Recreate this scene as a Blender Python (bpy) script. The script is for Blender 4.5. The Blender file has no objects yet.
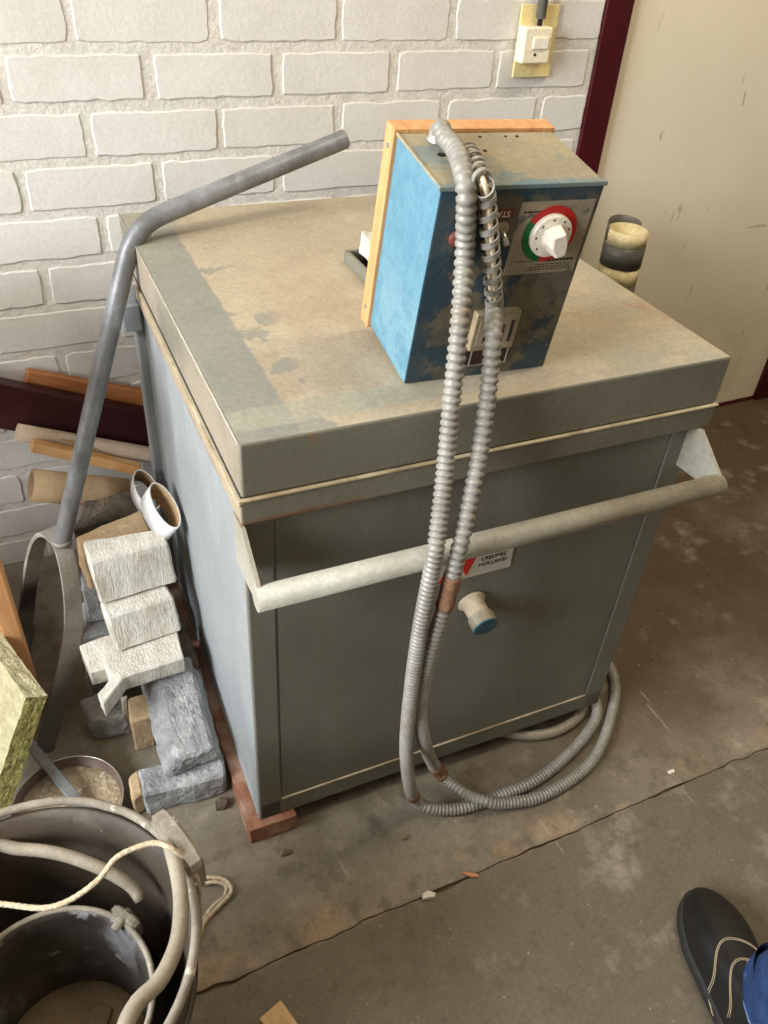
import bpy, bmesh, math, random
from mathutils import Vector, Matrix, Euler, noise
random.seed(7)
S = bpy.context.scene
COL = S.collection
V = Vector
# ---------------------------------------------------------------- camera
CAM = V((0.0755, -1.5213, 1.2491))
R0, R1, R2 = V((.9066, -.4173, .0622)), V((-.2145, -.5844, -.7826)), V((.3629, .6962, -.6193))
F = 817.0
def fixrot():
    global R0, R1, R2
    R2.normalize(); R0 = (R0 - R2 * R0.dot(R2)).normalized(); R1 = R2.cross(R0)
fixrot()
cd = bpy.data.cameras.new('camera'); cam = bpy.data.objects.new('camera', cd); COL.objects.link(cam)
cam.matrix_world = Matrix(((R0.x, -R1.x, -R2.x, CAM.x), (R0.y, -R1.y, -R2.y, CAM.y), (R0.z, -R1.z, -R2.z, CAM.z), (0, 0, 0, 1)))
cd.sensor_fit = 'VERTICAL'; cd.sensor_height = 36; cd.lens = F / 1024 * 36; cd.clip_start = .01
S.camera = cam
def ray(u, v): return R0 * ((u - 384) / F) + R1 * ((v - 512) / F) + R2
def hit(u, v, p0, n):
    w = ray(u, v); return CAM + w * ((V(p0) - CAM).dot(n) / w.dot(n))
def at(u, v, z=None, y=None):       # a measured sight line met with a level (z) or a wall-parallel plane (y)
    if z is not None: return hit(u, v, (0, 0, z), V((0, 0, 1)))
    return hit(u, v, (0, y, 0), V((0, 1, 0)))
# kiln frame
KO = V((.2599, -.832, 0)); KT = -.0191
KM = Matrix.Translation(KO) @ Matrix.Rotation(KT, 4, 'Z'); KI = KM.inverted()
def K(x, y, z): return KM @ V((x, y, z))
KN = (KM.to_3x3() @ V((0, 1, 0)))
def atK(u, v, y): return hit(u, v, K(0, y, 0), KN)
LX, LY, ZT, ZS, ZL, ZB = .666, .7228, .7717, .6988, .6646, .0394
# ---------------------------------------------------------------- materials
def srgb(r, g, b):
    f = lambda c: (c / 255 / 12.92) if c <= 10 else ((c / 255 + .055) / 1.055) ** 2.4
    return (f(r), f(g), f(b), 1)
def mat(name, col, rough=.7, metal=0, var=None, vscale=8, layers=(), bump=0, bscale=60, bdet=4, spec=.4, bdist=.004, stretch=(1, 1, 1), grain=.1, gscale=170):
    m = bpy.data.materials.new(name); m.use_nodes = True
    nt = m.node_tree; N = nt.nodes; L = nt.links
    P = N['Principled BSDF']; P.inputs['Roughness'].default_value = rough; P.inputs['Metallic'].default_value = metal
    P.inputs['Specular IOR Level'].default_value = spec
    tc = N.new('ShaderNodeTexCoord')
    def mapped(st):
        mp = N.new('ShaderNodeMapping'); mp.inputs['Scale'].default_value = st
        mp.inputs['Location'].default_value = (random.uniform(0, 9), random.uniform(0, 9), random.uniform(0, 9))
        L.new(tc.outputs['Object'], mp.inputs[0]); return mp.outputs[0]
    def nz(scale, det, st):
        n = N.new('ShaderNodeTexNoise'); n.inputs['Scale'].default_value = scale; n.inputs['Detail'].default_value = det
        n.inputs['Roughness'].default_value = .6
        L.new(mapped(st), n.inputs['Vector']); return n.outputs['Fac']
    def mr(sock, lo, hi, a=0, b=1):
        n = N.new('ShaderNodeMapRange'); n.interpolation_type = 'SMOOTHSTEP' if abs(hi - lo) > 1e-6 else 'LINEAR'
        n.inputs['From Min'].default_value = lo; n.inputs['From Max'].default_value = hi
        n.inputs['To Min'].default_value = a; n.inputs['To Max'].default_value = b
        L.new(sock, n.inputs['Value']); return n.outputs['Result']
    def math_(op, a, b):
        n = N.new('ShaderNodeMath'); n.operation = op; n.use_clamp = op == 'MULTIPLY'
        for i, q in enumerate((a, b)):
            if isinstance(q, (int, float)): n.inputs[i].default_value = q
            else: L.new(q, n.inputs[i])
        return n.outputs[0]
    def mix(fac, a, b):
        n = N.new('ShaderNodeMix'); n.data_type = 'RGBA'
        if isinstance(fac, (int, float)): n.inputs[0].default_value = fac
        else: L.new(fac, n.inputs[0])
        for i, q in ((6, a), (7, b)):
            if isinstance(q, tuple): n.inputs[i].default_value = q
            else: L.new(q, n.inputs[i])
        return n.outputs[2]
    c = col
    if var: c = mix(mr(nz(vscale, 6, stretch), .3, .7), col, var)
    sep = None
    for l in layers:
        fac = None
        if 'scale' in l:
            fac = mr(nz(l['scale'], l.get('det', 5), l.get('st', (1, 1, 1))), l.get('lo', .5), l.get('hi', .6))
        for (ax, lo, hi, wob) in l.get('mask', ()):
            if sep is None:
                sp = N.new('ShaderNodeSeparateXYZ'); L.new(tc.outputs['Object'], sp.inputs[0]); sep = sp.outputs
            s = sep['XYZ'.index(ax)]
            if wob:
                s = math_('ADD', s, math_('MULTIPLY_ADD' if 0 else 'SUBTRACT', mr(nz(l.get('wscale', 14), 5, (1, 1, 1)), 0, 1, 0, 2 * wob), wob))
            k = mr(s, lo, hi)
            fac = k if fac is None else math_('MULTIPLY', fac, k)
        if l.get('amt', 1) != 1: fac = math_('MULTIPLY', fac, l['amt'])
        c = mix(fac, c, l['col'])
    if grain:
        n = N.new('ShaderNodeMix'); n.data_type = 'RGBA'; n.blend_type = 'MULTIPLY'; n.inputs[0].default_value = 1
        if isinstance(c, tuple): n.inputs[6].default_value = c
        else: L.new(c, n.inputs[6])
        L.new(mr(nz(gscale, 8, stretch), .3, .7, 1 - grain, 1 + grain), n.inputs[7]); c = n.outputs[2]
    if isinstance(c, tuple): P.inputs['Base Color'].default_value = c
    else: L.new(c, P.inputs['Base Color'])
    if bump:
        b = N.new('ShaderNodeBump'); b.inputs['Strength'].default_value = bump; b.inputs['Distance'].default_value = bdist
        L.new(nz(bscale, bdet, stretch), b.inputs['Height']); L.new(b.outputs[0], P.inputs['Normal'])
    return m
M = {}
M['brick'] = mat('white_painted_brick', srgb(220, 217, 212), .75, var=srgb(210, 206, 198), vscale=7, bump=.22, bscale=110, bdist=.003, grain=.05,
    layers=[dict(col=srgb(150, 138, 122), scale=70, lo=.71, hi=.76, amt=.6), dict(col=srgb(178, 166, 148), scale=3.5, lo=.45, hi=.75, mask=[('Z', .55, .25, .12)], amt=.55)])
M['mortar'] = mat('painted_mortar', srgb(218, 214, 206), .85, var=srgb(204, 199, 189), vscale=40, bump=.5, bscale=120, bdist=.004,
    layers=[dict(col=srgb(160, 146, 126), scale=40, lo=.66, hi=.74, amt=.5)])
M['plaster'] = mat('darkened_unseen_wall', srgb(150, 138, 120), .85, var=srgb(136, 124, 106), vscale=3, bump=.2)  # unseen walls toned dark to cut the bounced light
M['ceil'] = mat('darkened_unseen_ceiling', srgb(176, 164, 144), .9, var=srgb(166, 154, 134), vscale=3)  # unseen ceiling, toned dark as well for less bounce
M['door'] = mat('cream_door_paint', srgb(236, 227, 206), .45, var=srgb(229, 219, 196), vscale=2.2, bump=.04, bscale=40, grain=.025,
    layers=[dict(col=srgb(150, 132, 104), scale=30, lo=.65, hi=.68, st=(1, 1, .25), amt=.6), dict(col=srgb(160, 142, 112), scale=26, lo=.67, hi=.69, st=(.12, 1, 1.2), amt=.5),
            dict(col=srgb(190, 172, 138), scale=4, lo=.5, hi=.7, mask=[('Z', .5, .0, .1)], amt=.6)])
M['maroon'] = mat('maroon_gloss_paint', srgb(72, 8, 20), .3, var=srgb(60, 6, 18), vscale=6, bump=.05)
M['maroon_board'] = mat('dark_maroon_board', srgb(56, 14, 22), .4, var=srgb(48, 14, 20), vscale=6, layers=[dict(col=srgb(96, 62, 66), scale=9, lo=.55, hi=.8, st=(.4, 1, 1), amt=.5)], bump=.06)
M['floor'] = mat('worn_concrete', srgb(138, 129, 114), .62, var=srgb(112, 102, 86), vscale=7, bump=.25, bscale=45, bdist=.003, spec=.35, layers=[
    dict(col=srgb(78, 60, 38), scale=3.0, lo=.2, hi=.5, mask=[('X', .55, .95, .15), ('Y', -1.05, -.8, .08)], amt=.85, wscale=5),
    dict(col=srgb(101, 92, 77), scale=3.4, lo=.1, hi=.5, mask=[('Y', -1.005, -1.015, 0)], amt=.85),
    dict(col=srgb(168, 158, 142), scale=11, lo=.55, hi=.72, amt=.5),
    dict(col=srgb(70, 58, 42), scale=8, lo=.6, hi=.74, amt=.6),
    dict(col=srgb(186, 172, 148), scale=26, lo=.66, hi=.7, st=(1, .12, 1), amt=.35),
    dict(col=srgb(168, 140, 104), scale=12, lo=.5, hi=.62, mask=[('Y', -1.02, -1.005, .004), ('Y', -.955, -.985, .02)], amt=.45),
    dict(col=srgb(60, 54, 44), scale=160, lo=.62, hi=.7, amt=.5), dict(col=srgb(196, 184, 160), scale=130, lo=.68, hi=.72, amt=.6), dict(col=srgb(92, 82, 66), scale=24, lo=.52, hi=.66, amt=.5)])
M['crack'] = mat('crack_dirt', srgb(88, 70, 50), .9, bump=.6)
GREY = srgb(128, 130, 122)
M['steel'] = mat('grey_steel_shaded_front', srgb(116, 115, 104), .5, var=srgb(106, 104, 93), vscale=6, bump=.06, bscale=30, layers=[  # kiln paint, darker copy: the front's shade is put into the colour
    dict(col=srgb(140, 140, 130), scale=10, lo=.5, hi=.75, st=(1, 1, .25), amt=.3),
    dict(col=srgb(228, 224, 210), scale=85, lo=.745, hi=.76, amt=.9)])
M['side'] = mat('grey_steel_lit_side', srgb(158, 162, 162), .5, var=srgb(142, 147, 150), vscale=5, bump=.05, bscale=30, layers=[  # same kiln paint, paler copy: window light put into the colour
    dict(col=srgb(182, 190, 194), scale=14, lo=.52, hi=.7, st=(1, 1, .18), amt=.5),
    dict(col=srgb(230, 228, 222), scale=90, lo=.72, hi=.74, amt=.9)])
M['lidtop'] = mat('dusty_lid_paint', srgb(178, 165, 142), .8, var=srgb(164, 149, 126), vscale=7, bump=.15, bscale=50, layers=[
    dict(col=srgb(192, 179, 156), scale=9, lo=.52, hi=.7, amt=.6),
    dict(col=srgb(130, 131, 124), mask=[('X', .073, .068, .004)], amt=.85, wscale=30), dict(col=srgb(130, 131, 124), scale=18, lo=.56, hi=.58, mask=[('X', .14, .10, .02)], amt=.7),
    dict(col=srgb(160, 156, 138), mask=[('Y', .07, .062, .006), ('Y', .02, .028, .006)], amt=.7, wscale=16, scale=8, lo=.4, hi=.55),
    dict(col=srgb(150, 150, 138), scale=6, lo=.42, hi=.6, mask=[('X', .34, .5, .08)], amt=.6),
    dict(col=srgb(168, 158, 134), scale=7, lo=.45, hi=.6, mask=[('Y', .45, .62, .06)], amt=.4),
    dict(col=srgb(176, 92, 58), scale=17, lo=.6, hi=.68, mask=[('X', .5, .58, .03), ('Y', .2, .1, .03)], amt=.6)])
M['lidside'] = mat('lid_side_paint', srgb(122, 120, 106), .5, var=srgb(110, 107, 93), vscale=5, bump=.08, bscale=30, layers=[
    dict(col=srgb(188, 170, 150), scale=6, lo=.35, hi=.6, mask=[('X', .004, .001, 0)], amt=.45),
    dict(col=srgb(150, 92, 62), scale=14, lo=.62, hi=.7, amt=.5),
    dict(col=srgb(230, 226, 214), scale=80, lo=.735, hi=.75, amt=.9)])
M['rim'] = mat('rim_paint_rusty', srgb(122, 119, 104), .55, var=srgb(110, 106, 91), vscale=6, bump=.1, bscale=30, layers=[
    dict(col=srgb(200, 178, 148), scale=6, lo=.3, hi=.55, mask=[('X', .002, -.002, 0)], amt=.5),
    dict(col=srgb(122, 70, 42), scale=9, lo=.42, hi=.6, mask=[('Z', .674, .666, .006), ('X', .3, .1, .05)], amt=.9),
    dict(col=srgb(230, 226, 214), scale=80, lo=.735, hi=.75, amt=.9)])
M['bead'] = mat('dusty_ledge', srgb(198, 186, 156), .8, var=srgb(146, 124, 94), vscale=14)
M['handle'] = mat('pale_aluminium_paint', srgb(170, 166, 152), .6, .1, var=srgb(152, 147, 132), vscale=12, bump=.25, bscale=140, bdist=.002, layers=[
    dict(col=srgb(190, 158, 130), scale=14, lo=.58, hi=.68, amt=.5)])
M['dark'] = mat('dark_gap', srgb(30, 27, 24), .9)
M['pine'] = mat('pine_wood', srgb(222, 182, 130), .55, var=srgb(206, 146, 84), vscale=7, stretch=(2, 12, 2), bump=.08)
M['pine_v'] = mat('pine_wood_upright', srgb(216, 164, 112), .55, var=srgb(200, 144, 92), vscale=7, stretch=(12, 12, 1.5), bump=.08)
M['orange_wood'] = mat('varnished_orange_wood', srgb(206, 154, 106), .45, var=srgb(188, 132, 86), vscale=8, stretch=(14, 14, 1.2), bump=.06)
M['orange_board'] = mat('orange_brown_board', srgb(180, 122, 76), .6, var=srgb(160, 94, 46), vscale=6, stretch=(2, 12, 12), bump=.06)
M['runner'] = mat('reddish_timber', srgb(158, 110, 84), .7, var=srgb(128, 82, 60), vscale=9, stretch=(8, 2, 8), bump=.3, layers=[dict(col=srgb(200, 176, 154), scale=12, lo=.42, hi=.6, amt=.6)])
M['blue'] = mat('blue_hammered_paint', srgb(86, 130, 150), .5, var=srgb(97, 141, 159), vscale=60, bump=.3, bscale=160, bdist=.002, layers=[
    dict(col=srgb(124, 158, 168), scale=14, lo=.44, hi=.52, mask=[('Z', .15, .06, .03)], amt=.5)])
M['bluefront'] = mat('dusty_blue_front', srgb(112, 102, 82), .6, var=srgb(92, 88, 76), vscale=12, bump=.1, layers=[
    dict(col=srgb(40, 66, 80), scale=22, lo=.52, hi=.56, amt=.9), dict(col=srgb(58, 66, 66), scale=50, lo=.5, hi=.6, amt=.5), dict(col=srgb(40, 66, 80), mask=[('Z', .222, .236, .012)], amt=.8, wscale=40),
    dict(col=srgb(40, 68, 82), mask=[('X', .03, .01, .012)], amt=.8, wscale=40)])
M['bluetop'] = mat('dusty_blue_top', srgb(164, 152, 124), .75, var=srgb(146, 136, 114), vscale=12, bump=.12, layers=[
    dict(col=srgb(96, 124, 136), scale=13, lo=.56, hi=.64, amt=.65), dict(col=srgb(104, 128, 134), mask=[('Y', .016, .004, .01)], amt=.7, wscale=30)])
M['plate'] = mat('dusty_silver_plate', srgb(168, 156, 134), .45, .2, var=srgb(150, 138, 118), vscale=25, bump=.05, layers=[dict(col=srgb(70, 84, 96), scale=24, lo=.6, hi=.64, amt=.7)])
M['ink'] = mat('black_ink', srgb(44, 40, 38), .6)
M['red'] = mat('red_print', srgb(204, 44, 36), .5, var=srgb(186, 36, 32), vscale=30)
M['redlab'] = mat('dull_red_label', srgb(128, 60, 54), .6, var=srgb(106, 56, 48), vscale=40)
M['green'] = mat('green_print', srgb(20, 112, 52), .5, var=srgb(20, 92, 46), vscale=30)
M['knob'] = mat('white_plastic', srgb(244, 236, 222), .35, var=srgb(236, 226, 208), vscale=30)
M['cream'] = mat('cream_plastic', srgb(240, 230, 204), .4, var=srgb(234, 222, 194), vscale=14)
M['creamplate'] = mat('yellowed_plate', srgb(236, 218, 158), .5, var=srgb(226, 206, 146), vscale=12)
M['conduitwall'] = mat('grey_plastic_conduit', srgb(126, 124, 116), .4, var=srgb(110, 108, 100), vscale=10)
M['hose'] = mat('galvanised_conduit', srgb(158, 155, 147), .48, .15, var=srgb(138, 133, 124), vscale=20, layers=[dict(col=srgb(150, 122, 96), scale=9, lo=.6, hi=.72, amt=.45)])
M['hosefloor'] = mat('galvanised_conduit_dusty', srgb(160, 152, 134), .5, .3, var=srgb(140, 130, 112), vscale=20)
M['rustwrap'] = mat('rusty_collar', srgb(150, 112, 86), .8, var=srgb(112, 78, 58), vscale=40, bump=.6, bscale=150)
M['silver'] = mat('silver_metal', srgb(190, 188, 182), .3, .8)
M['wire'] = mat('beige_wire', srgb(226, 206, 174), .6)
M['meter'] = mat('meter_cream', srgb(168, 152, 122), .4, var=srgb(132, 118, 92), vscale=40)
M['meterdark'] = mat('meter_dark', srgb(48, 26, 24), .4, var=srgb(34, 20, 20), vscale=30)
M['capblue'] = mat('blue_cap', srgb(40, 84, 102), .5, var=srgb(58, 98, 112), vscale=40, layers=[dict(col=srgb(170, 166, 150), scale=30, lo=.62, hi=.7)])
M['porcelain'] = mat('dusty_ceramic_tube', srgb(206, 190, 164), .7, var=srgb(184, 168, 142), vscale=30, bump=.3)
M['sticker'] = mat('pale_sticker', srgb(196, 192, 178), .5, var=srgb(180, 176, 160), vscale=40)
M['pipe'] = mat('grey_steel_pipe', srgb(138, 140, 142), .42, .25, var=srgb(104, 104, 103), vscale=16, bump=.15, bscale=70, layers=[dict(col=srgb(156, 160, 164), scale=18, lo=.55, hi=.7, st=(1, 1, .3), amt=.6)])
M['flatbar'] = mat('grey_flat_bar', srgb(176, 172, 162), .6, 0, var=srgb(146, 141, 132), vscale=16, bump=.25, layers=[dict(col=srgb(64, 60, 56), mask=[('Z', .12, .07, .015)], amt=.9)])  # lower end darkened: shade on the bar is put into its colour
M['stonewhite'] = mat('white_plaster_block', srgb(216, 211, 200), .9, var=srgb(190, 183, 169), vscale=22, bump=.7, bscale=120, bdist=.004, stretch=(2.2, 1, .5), layers=[dict(col=srgb(168, 158, 140), scale=18, lo=.58, hi=.7, amt=.5)])
M['stoneclay'] = mat('beige_block', srgb(186, 162, 128), .9, var=srgb(168, 142, 108), vscale=14, bump=.6, bscale=90)
M['stonegrey'] = mat('blue_grey_block', srgb(166, 167, 166), .9, var=srgb(126, 127, 128), vscale=20, bump=1, bscale=90, bdist=.006, layers=[dict(col=srgb(192, 191, 188), scale=16, lo=.55, hi=.66, amt=.6)])
M['stonedark'] = mat('dark_rough_block', srgb(104, 92, 76), .95, var=srgb(74, 66, 56), vscale=30, bump=1, bscale=110, bdist=.006)
M['paperroll'] = mat('pinkish_paper_roll', srgb(204, 184, 164), .8, var=srgb(190, 168, 146), vscale=10, bump=.1)
M['cardroll'] = mat('brown_paper_roll', srgb(178, 152, 118), .85, var=srgb(160, 134, 102), vscale=8, bump=.2)
M['whitetube'] = mat('white_tube', srgb(232, 232, 230), .5, var=srgb(220, 220, 218), vscale=10)
M['wool'] = mat('mineral_wool_face', srgb(194, 186, 150), .95, var=srgb(170, 162, 124), vscale=50, bump=1, bscale=120, bdist=.006, stretch=(1, 1, 2))
M['wooledge'] = mat('mineral_wool_cut_edge', srgb(158, 148, 88), .95, var=srgb(104, 98, 52), vscale=90, bump=1, bscale=150, bdist=.008)
M['rubber'] = mat('black_rubber', srgb(80, 69, 57), .6, var=srgb(62, 53, 44), vscale=10, bump=.2, layers=[
    dict(col=srgb(140, 130, 116), scale=7, lo=.5, hi=.75, amt=.5), dict(col=srgb(170, 160, 144), scale=120, lo=.7, hi=.74, amt=.6)])
M['rubberrim'] = mat('dusty_rubber_rim', srgb(158, 149, 134), .8, var=srgb(122, 114, 101), vscale=18, bump=.3, layers=[dict(col=srgb(210, 202, 186), scale=50, lo=.6, hi=.7)])
M['innerrub'] = mat('smeared_black_rubber', srgb(74, 67, 60), .5, var=srgb(50, 45, 41), vscale=18, layers=[
    dict(col=srgb(150, 150, 152), scale=14, lo=.5, hi=.72, st=(1, 1, .6), amt=.6), dict(col=srgb(176, 176, 176), scale=30, lo=.62, hi=.7, amt=.5)])
M['sediment'] = mat('dried_clay', srgb(134, 116, 92), .9, var=srgb(116, 98, 76), vscale=14, bump=.5)
M['bail'] = mat('dusty_bail_tube', srgb(160, 150, 134), .7, var=srgb(136, 126, 110), vscale=14, bump=.2)
M['cord'] = mat('cream_cord', srgb(216, 200, 170), .9, var=srgb(176, 158, 130), vscale=200, bump=.6, bscale=300)
M['dish'] = mat('enamel_dish', srgb(122, 104, 92), .4, .2, var=srgb(96, 76, 66), vscale=14, layers=[dict(col=srgb(120, 84, 72), scale=10, lo=.55, hi=.7, amt=.6)])
M['powder'] = mat('dry_powder', srgb(190, 172, 142), .95, var=srgb(150, 130, 102), vscale=30, bump=1, bscale=120, bdist=.006, layers=[dict(col=srgb(214, 204, 184), scale=40, lo=.56, hi=.66)])
M['leather'] = mat('black_leather', srgb(32, 31, 30), .42, var=srgb(27, 26, 25), vscale=20, bump=.12, bscale=200, layers=[dict(col=srgb(120, 114, 104), scale=34, lo=.7, hi=.76, amt=.5)])
M['sole'] = mat('black_sole', srgb(42, 41, 40), .7, bump=.3, bscale=100)
M['thread'] = mat('pale_thread', srgb(176, 160, 130), .8)
M['denim'] = mat('blue_denim', srgb(44, 72, 118), .9, var=srgb(30, 52, 92), vscale=40, bump=.5, bscale=250, layers=[dict(col=srgb(120, 146, 184), scale=50, lo=.62, hi=.72, amt=.6)])
M['hem'] = mat('faded_denim_hem', srgb(58, 84, 126), .9, var=srgb(124, 146, 178), vscale=70, bump=.5, bscale=250)
M['tape_dark'] = mat('grey_tape', srgb(96, 92, 84), .4, var=srgb(80, 77, 70), vscale=14)
M['tape_cream'] = mat('cream_foam_pipe', srgb(226, 212, 170), .7, var=srgb(206, 186, 136), vscale=22, bump=.4)
M['chipwhite'] = mat('white_chip', srgb(226, 220, 206), .8)
M['chiporange'] = mat('orange_chip', srgb(190, 130, 92), .8)
M['palewood'] = mat('pale_wood_offcut', srgb(214, 180, 132), .7, var=srgb(190, 152, 104), vscale=10, stretch=(12, 2, 2), bump=.1)
def glass():
    m = bpy.data.materials.new('window_glass'); m.use_nodes = True; nt = m.node_tree; nt.nodes.clear()
    o = nt.nodes.new('ShaderNodeOutputMaterial'); t = nt.nodes.new('ShaderNodeBsdfTransparent'); g = nt.nodes.new('ShaderNodeBsdfGlossy')
    g.inputs['Roughness'].default_value = .03; x = nt.nodes.new('ShaderNodeMixShader'); x.inputs[0].default_value = .06
    nt.links.new(t.outputs[0], x.inputs[1]); nt.links.new(g.outputs[0], x.inputs[2]); nt.links.new(x.outputs[0], o.inputs[0]); return m
M['glass'] = glass()
# ---------------------------------------------------------------- object helpers
def link(name, me, parent=None, m=None, loc=None):
    o = bpy.data.objects.new(name, me); COL.objects.link(o)
    if parent is not None: o.parent = parent
    if m is not None:
        for q in (m if isinstance(m, (list, tuple)) else (m,)): me.materials.append(M[q])
    if loc is not None: o.location = loc
    return o
def tag(o, label, cat, group=None):
    o['label'] = label; o['category'] = cat
    if group: o['group'] = group
    return o
def struct(o): o['kind'] = 'structure'; return o
def empty(name, loc=(0, 0, 0), rot=(0, 0, 0), label=None, cat=None, group=None):
    o = bpy.data.objects.new(name, None); COL.objects.link(o); o.location = loc; o.rotation_euler = rot; o.empty_display_size = .05
    if label: tag(o, label, cat, group)
    return o
def done(bm, name, m, parent=None, smooth=False, loc=None, recalc=True):
    if recalc: bmesh.ops.recalc_face_normals(bm, faces=bm.faces)
    me = bpy.data.meshes.new(name)
    if loc is not None: bmesh.ops.translate(bm, verts=bm.verts, vec=-V(loc))
    bm.to_mesh(me); bm.free()
    if smooth:
        for p in me.polygons: p.use_smooth = True
    return link(name, me, parent, m, loc)
def box(bm, a, b, bev=.002, seg=2, mtx=None):
    x0, y0, z0 = a; x1, y1, z1 = b
    vs = [bm.verts.new(V(p)) for p in ((x0, y0, z0), (x1, y0, z0), (x1, y1, z0), (x0, y1, z0), (x0, y0, z1), (x1, y0, z1), (x1, y1, z1), (x0, y1, z1))]
    if mtx is not None:
        for v in vs: v.co = mtx @ v.co
    fs = [bm.faces.new([vs[i] for i in q]) for q in ((3, 2, 1, 0), (4, 5, 6, 7), (0, 1, 5, 4), (1, 2, 6, 5), (2, 3, 7, 6), (3, 0, 4, 7))]
    if bev:
        es = list({e for f in fs for e in f.edges})
        bmesh.ops.bevel(bm, geom=es, offset=bev, segments=seg, affect='EDGES', profile=.5)
    return bm
def B(): return bmesh.new()
def catmull(P, n):
    P = [V(p) for p in P]; out = []
    Q = [P[0] * 2 - P[1]] + P + [P[-1] * 2 - P[-2]]
    for i in range(1, len(Q) - 2):
        a, b, c, d = Q[i - 1:i + 3]
        for k in range(n):
            t = k / n
            out.append(.5 * ((2 * b) + (c - a) * t + (2 * a - 5 * b + 4 * c - d) * t * t + (3 * b - a - 3 * c + d) * t ** 3))
    out.append(P[-1]); return out
def resample(P, step):
    out = [P[0].copy()]; acc = 0
    for a, b in zip(P, P[1:]):
        L = (b - a).length
        if L < 1e-9: continue
        t = step - acc
        while t <= L:
            out.append(a.lerp(b, t / L)); t += step
        acc = (acc + L) % step
    return out
def frames(P):
    T = [(P[min(i + 1, len(P) - 1)] - P[max(i - 1, 0)]).normalized() for i in range(len(P))]
    n = T[0].orthogonal().normalized(); Fm = []
    for t in T:
        n = (n - t * n.dot(t)).normalized(); Fm.append((n.copy(), t.cross(n)))
    return Fm
def tube(bm, P, r, seg=12, caps=True):
    P = [V(p) for p in P]; Fm = frames(P); rings = []
    for i, (p, (n, b)) in enumerate(zip(P, Fm)):
        rr = r(i) if callable(r) else r
        rings.append([bm.verts.new(p + (n * math.cos(a) + b * math.sin(a)) * rr) for a in [2 * math.pi * k / seg for k in range(seg)]])
    for A, C in zip(rings, rings[1:]):
        for k in range(seg): bm.faces.new((A[k], A[(k + 1) % seg], C[(k + 1) % seg], C[k]))
    if caps: bm.faces.new(rings[0][::-1]); bm.faces.new(rings[-1])
    return bm
def lathe(bm, prof, seg=48, c=(0, 0, 0), mtx=None):
    rings = []; c = V(c)
    for r, z in prof:
        if r < 1e-6: ring = [bm.verts.new(c + V((0, 0, z)))]
        else: ring = [bm.verts.new(c + V((r * math.cos(2 * math.pi * k / seg), r * math.sin(2 * math.pi * k / seg), z))) for k in range(seg)]
        if mtx is not None:
            for v in ring: v.co = mtx @ v.co
        rings.append(ring)
    for A, C in zip(rings, rings[1:]):
        for k in range(seg):
            l = (k + 1) % seg
            q = [A[k % len(A)], A[l % len(A)], C[l % len(C)], C[k % len(C)]]
            q = list(dict.fromkeys(q))
            if len(q) > 2: bm.faces.new(q)
    return bm
def ribbon(bm, P, W, w, t):           # flat bar swept along P, W(i) = width direction
    P = [V(p) for p in P]; rings = []
    for i, p in enumerate(P):
        T = (P[min(i + 1, len(P) - 1)] - P[max(i - 1, 0)]).normalized()
        wd = W(i) if callable(W) else V(W); wd = (wd - T * wd.dot(T)).normalized(); nd = T.cross(wd)
        rings.append([bm.verts.new(p + wd * a * w / 2 + nd * b * t / 2) for a, b in ((-1, -1), (1, -1), (1, 1), (-1, 1))])
    for A, C in zip(rings, rings[1:]):
        for k in range(4): bm.faces.new((A[k], A[(k + 1) % 4], C[(k + 1) % 4], C[k]))
    bm.faces.new(rings[0][::-1]); bm.faces.new(rings[-1]); return bm
def rough(bm, amp, sc, seed=0):
    for v in bm.verts:
        v.co += noise.noise_vector(v.co * sc + V((seed * 3.1, seed, 7))) * amp + noise.noise_vector(v.co * sc * 3.3 + V((seed, 9, 1))) * amp * .45
def polyblock(pts, drop, cuts=5, amp=.003, sc=22, seed=0, bev=.004):
    bm = B(); top = [V(p) for p in pts]; d = V(drop)
    tv = [bm.verts.new(p) for p in top]; bv = [bm.verts.new(p + d) for p in top]
    bm.faces.new(tv); bm.faces.new(bv[::-1]); n = len(tv)
    for i in range(n): bm.faces.new((tv[i], bv[i], bv[(i + 1) % n], tv[(i + 1) % n]))
    bmesh.ops.recalc_face_normals(bm, faces=bm.faces)
    if bev: bmesh.ops.bevel(bm, geom=list(bm.edges), offset=bev, segments=1, affect='EDGES')
    big = [f for f in bm.faces if len(f.verts) > 4]
    if big: bmesh.ops.triangulate(bm, faces=big)
    bmesh.ops.subdivide_edges(bm, edges=[e for e in bm.edges if e.calc_length() > .015], cuts=cuts, use_grid_fill=True)
    lo = min(v.co.z for v in bm.verts)
    rough(bm, amp, sc, seed); rough(bm, amp * .35, sc * 4.5, seed + 3)
    for v in bm.verts: v.co.z = max(v.co.z, lo)
    return bm
def text_mesh(s, size, mtx, ext=.0002):
    cu = bpy.data.curves.new('txt', 'FONT'); cu.body = s; cu.size = size; cu.align_x = 'CENTER'; cu.align_y = 'CENTER'; cu.extrude = ext
    o = bpy.data.objects.new('txt', cu); COL.objects.link(o)
    dg = bpy.context.evaluated_depsgraph_get(); me = bpy.data.meshes.new_from_object(o.evaluated_get(dg))
    bpy.data.objects.remove(o); bpy.data.curves.remove(cu)
    me.transform(mtx); return me
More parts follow.
